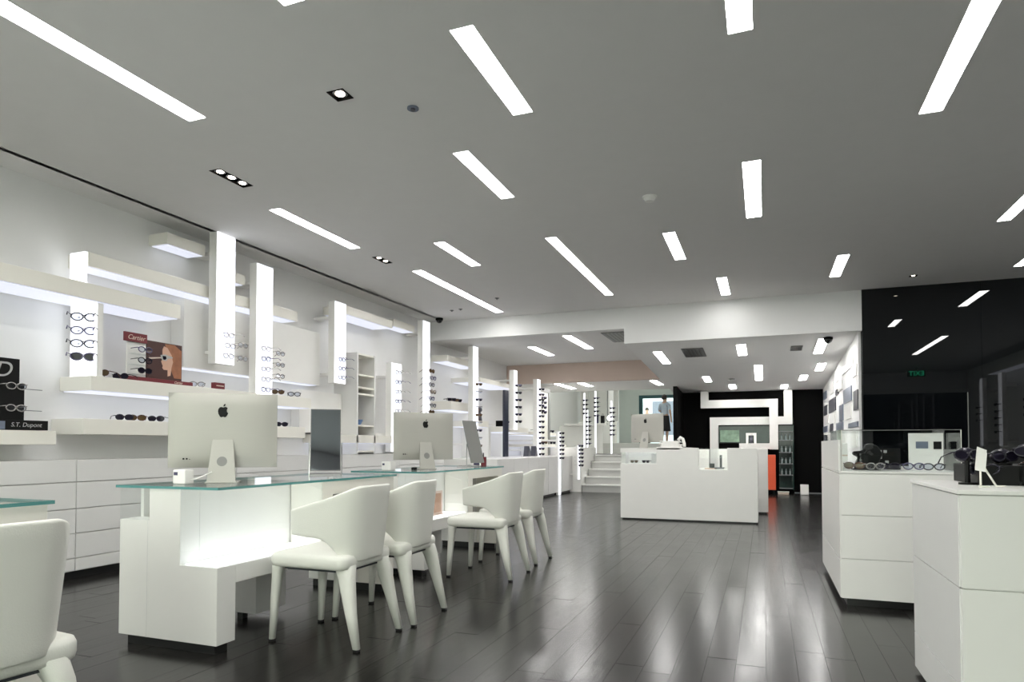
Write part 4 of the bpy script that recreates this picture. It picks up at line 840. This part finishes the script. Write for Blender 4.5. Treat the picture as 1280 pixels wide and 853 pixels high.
# near cabinet
t = thing('display_cabinet', 'large white panelled cabinet in the lower right corner', 'cabinet', (1.2, 3.0, 0))
bx_ = MB().box(.632, 1.80, 2.672, 3.42, .02, .835); bx_.build('body', GREYW, t); box('plinth', .66, 1.78, 2.70, 3.4, 0, .02, PLINTH, t); box('top_board', .615, 1.81, 2.655, 3.435, .835, .85, WHITE, t, .002)
for a, b in ((.02, .175), (.175, .515), (.515, .834)):
    box('side_panel', .620, .632, 2.674, 3.42, a + .002, b - .002, GREYW, t, .001); box('front_panel', .624, 1.2, 2.660, 2.672, a + .002, b - .002, WHITE, t, .001); box('front_panel', 1.204, 1.80, 2.660, 2.672, a + .002, b - .002, WHITE, t, .001)
ZC = .85
t = thing('display_riser', 'low black display riser on the near cabinet', 'display stand', (1.2, 3.15, ZC)); box('block', .77, 1.75, 3.02, 3.38, ZC, .925, LOGO, t, .003); box('glass_shelf', .90, 1.78, 2.88, 3.02, .925, .931, GLASS, t); box('glass_leg', .90, .906, 2.88, 3.02, ZC, .925, GLASS, t); box('glass_leg', 1.5, 1.506, 2.88, 3.02, ZC, .925, GLASS, t)
sg = [('blacksun', .74, 3.02, .985, .3), ('black', .79, 3.05, .93, -.6), ('blacksun', .88, 3.1, .98, .5), ('blacksun', .95, 3.05, 1.0, -.3), ('tort', 1.02, 3.12, .955, .2), ('blacksun', 1.06, 3.05, 1.02, .6), ('blacksun', 1.14, 3.1, .98, -.2), ('black', 1.2, 3.2, 1.0, .3), ('blacksun', 1.24, 3.05, .96, .1)]
for k, (kd, x, y, z, r) in enumerate(sg):
    w_ = ['beside the glass case', 'drooping at the near corner', 'behind the white card', 'tilted upward in the left cluster', 'brown and lowest in the left cluster', 'topmost of the cluster', 'right of the topmost pair', 'hindmost at right', 'at the right edge'][k]
    tt = thing('eyewear_holder', 'dark holder of the sunglasses %s on the near cabinet' % w_, 'holder', (x, y, ZC)); z -= .02; zb = .925 if (x > .77 and y > 3.02) else ZC
    MB().tube([(x, y + .03, zb), (x, y + .03, z - .02), (x, y, z - .005)], [.012, .008, .006]).build('post', LOGO, tt); MB().cyl((x, y + .03, zb), .03, .008, 14).build('foot', LOGO, tt)
    MB().ball((x, y + .05, z), (.04, .03, .03), 12, 8).build('head', FRB, tt, smooth=True)
    glasses(kd, 'sunglasses %s on the near cabinet' % w_, (x, y - .005, z), r, None, tilt=-.2, scale=.85)
for k, (x, y, h, dx) in enumerate([(.735, 2.86, .125, .0), (.80, 2.92, .135, -.05), (.94, 2.92, .14, .03)]):
    t = thing('card_easel', ['upright white card stand at the near corner of the cabinet top', 'slanting white card stand beside the upright one', 'cream card stand right of the slanting one'][k], 'stand', (x, y, ZC))
    MB().tube([(x, y, ZC), (x + dx, y, ZC + h * .7)], .0035).tube([(x, y, ZC + .004), (x - .012, y - .03, ZC + .004), (x + .02, y - .03, ZC + .004)], .003).build('leg', WARMW, t)
    MB().prism([(x + dx - .018, ZC + h * .5), (x + dx + .014, ZC + h * .45), (x + dx + .02, ZC + h), (x + dx - .01, ZC + h * 1.1)], 1, y - .006, y - .003).build('card', WHITE if k < 2 else WARMW, t)
# ================================================================ RIGHT WALL seen in the black glass, and exit sign
for k, y in enumerate((.5, 1.85, 3.6, 6.0)):
    t = thing('display_column', 'lit column on the opposite wall, reflected in the black glass, %s' % ['nearest the entrance', 'second from the entrance', 'third from the entrance', 'nearest the black glass'][k], 'display column', (4.85, y, 1.0)); box('back', 4.82, 4.9, y, y + .22, 1.0, 2.6, WHITE, t); box('light_panel', 4.81, 4.82, y + .004, y + .216, 1.0, 2.6, LEDM, t)
    MB().box(4.9, 5.12, y + .07, y + .15, 2.3, 2.36).box(4.9, 5.12, y + .07, y + .15, 1.1, 1.16).build('bracket', WHITE, t)
    for i in range(5 if k == 1 else 3): glasses('black', 'dark glasses %s on the reflected wall column %s' % (ORD[i], ['nearest the entrance', 'second from the entrance', 'third from the entrance', 'nearest the black glass'][k]), (4.72, y + .11, 1.9 - i * .15), -RX, 'glasses on the opposite wall', simple=True, scale=1.2)
t = thing('wall_shelf', 'beam shelf on the opposite wall, seen in the black glass', 'shelf', (5, 3, 2.65)); box('board', 4.85, 5.12, .9, 5.9, 2.66, 2.78, WHITE, t); box('led_strip', 4.87, 5.1, .95, 5.85, 2.654, 2.66, LEDS, t)
t = thing('drawer_cabinet', 'white base cabinet along the opposite wall', 'cabinet', (5, 3, 0)); box('body', 4.83, 5.11, -1, 8.5, .05, .9, GREYW, t); box('plinth', 4.9, 5.1, -1, 8.5, 0, .05, PLINTH, t)
t = thing('exit_sign', 'green lit EXIT sign hanging by the entrance, reflected in the black glass', 'sign', (3.7, -.5, 2.95)); box('case', 3.5, 3.9, -.52, -.49, 2.80, 2.95, LOGO, t); box('hanger', 3.69, 3.71, -.51, -.50, 2.95, HC, STEEL, t)
text('lettering', 'EXIT', .17, (3.7, -.488, 2.875), FACEY, mat('exit_green', (.02, .5, .25), .5, emis=1.6, ecol=(.05, .8, .4), noise=.001), t, ext=.001)
# ================================================================ PEOPLE
SKIN = mat('skin', (.55, .36, .27), .5, noise=.04); HAIR = mat('dark_hair', (.02, .015, .012), .5, noise=.2); SHIRT = mat('pale_blue_shirt', (.50, .58, .68), .8, noise=.06); DARKC = mat('black_cloth', (.01, .01, .012), .8, noise=.1)
def skin_obj(name, verts, edges, radii, m, parent, root=0, sub=2):
    me = bpy.data.meshes.new(name); off = OFF.get(parent.as_pointer(), Vector()); me.from_pydata([Vector(v) for v in verts], edges, []); me.materials.append(m)
    o = bpy.data.objects.new(name, me); C.objects.link(o); o.parent = parent
    s = o.modifiers.new('skin', 'SKIN'); s.use_smooth_shade = True
    for i, r in enumerate(radii):
        d = me.skin_vertices[0].data[i]; d.radius = r if isinstance(r, tuple) else (r, r); d.use_root = (i == root)
    q = o.modifiers.new('sub', 'SUBSURF'); q.levels = sub; q.render_levels = sub; return o
def person(label, loc, rz, shirt, low, H=1.68, skirt=False, reach=0):
    t = thing('person', label, 'person', (0, 0, 0)); k = H / 1.7
    V = [(0, 0, .95), (0, .0, 1.10), (0, 0, 1.30), (0, 0, 1.42), (0, -.01, 1.50), (0, -.02, 1.58), (0, -.01, 1.66)]
    R = [(.15, .11), (.13, .10), (.15, .11), (.11, .08), (.055, .055), (.075, .09), (.06, .08)]
    E = [(0, 1), (1, 2), (2, 3), (3, 4), (4, 5), (5, 6)]
    def chain(start, pts, rs):
        p = start
        for q, r in zip(pts, rs): V.append(q); R.append(r); E.append((p, len(V) - 1)); p = len(V) - 1
        return p
    for s in (-1, 1):
        chain(0, [(s * .09, 0, .88), (s * .10, -.01, .50), (s * .10, .02, .09), (s * .105, -.08, .035), (s * .105, -.15, .03)], [.085, .06, .038, .035, .025])
        if s * reach > 0: w_ = chain(3, [(s * .18, 0, 1.40), (s * .27, -.03, 1.18), (s * .16, -.24, 1.12), (s * .13, -.30, 1.12)], [.05, .04, .028, .026])
        else: w_ = chain(3, [(s * .18, 0, 1.40), (s * .24, .01, 1.13), (s * .24, -.05, .88), (s * .24, -.06, .83)], [.05, .04, .028, .026])
        hp_ = Vector(V[w_]); d = (hp_ - Vector(V[w_ - 1])).normalized(); side = d.cross(Vector((s, 0, .1))).normalized()
        for f_ in range(4): chain(w_, [tuple(hp_ + d * .04 + side * (f_ - 1.5) * .018), tuple(hp_ + d * (.085 - abs(f_ - 1.4) * .008) + side * (f_ - 1.5) * .02)], [.009, .007])
        chain(w_, [tuple(hp_ + d * .02 + side * .045), tuple(hp_ + d * .045 + side * .055)], [.009, .008])
    skin_obj('body', [tuple(c * k for c in v) for v in V], E, [tuple(c * k for c in r) if isinstance(r, tuple) else r * k for r in R], SKIN, t)
    MB().ball((0, .015 * k, 1.66 * k), (.088 * k, .105 * k, .10 * k), 14, 10).ball((0, .10 * k, 1.62 * k), .045 * k).build('hair', HAIR, t, smooth=True)
    MB().ball((0, -.105 * k, 1.60 * k), (.012, .016, .02)).ball((-.03, -.09 * k, 1.635 * k), .009).ball((.03, -.09 * k, 1.635 * k), .009).build('face_features', SKIN, t, smooth=True)
    SV = [(0, 0, .96), (0, 0, 1.12), (0, 0, 1.30), (0, 0, 1.43)]; SR = [(.165, .125), (.145, .115), (.165, .125), (.12, .09)]; SE = [(0, 1), (1, 2), (2, 3)]
    for s in (-1, 1):
        b = len(SV); el = (s * .26, -.03, 1.2) if s * reach > 0 else (s * .235, .01, 1.18)
        SV += [(s * .18, 0, 1.39), el]; SR += [(.065, .065), (.055, .055)]; SE += [(3, b), (b, b + 1)]
    skin_obj('shirt', [tuple(c * k for c in v) for v in SV], SE, [tuple(c * k for c in r) for r in SR], shirt, t)
    if skirt:
        MB().cyl((0, 0, .45 * k), .21 * k, .55 * k, 20, r2=.155 * k).build('skirt', low, t, smooth=True)
    else:
        TV = [(0, 0, 1.0), (0, 0, .92)]; TR = [(.16, .125), (.165, .13)]; TE = [(0, 1)]
        for s in (-1, 1):
            b = len(TV); TV += [(s * .095, 0, .80), (s * .10, -.01, .50), (s * .10, .02, .10)]; TR += [(.10, .10), (.078, .078), (.06, .06)]; TE += [(1, b), (b, b + 1), (b + 1, b + 2)]
        skin_obj('trousers', [tuple(c * k for c in v) for v in TV], TE, [tuple(c * k for c in r) for r in TR], low, t)
    for s in (-1, 1): MB().ball((s * .105, -.06, .035), (.045, .13, .035)).build('shoe', DARKC, t, smooth=True)
    t.location = loc; t.rotation_euler = (0, 0, rz); return t
person('person in a pale grey-blue shirt and black skirt standing on the upper level', (-3.25, 23.6, 1.08), math.radians(150), SHIRT, DARKC, skirt=True, reach=1)
person('smaller looking person outside behind the upper window', (-4.95, 30.2, 1.0), math.radians(10), mat('blue_shirt', (.18, .32, .42), .8, noise=.1), DARKC, H=1.7)
struct(box('ground_outside', -20, 12, 28.35, 60, .8, 1.0, mat('pavement', (.45, .46, .47), .8, noise=.1)))
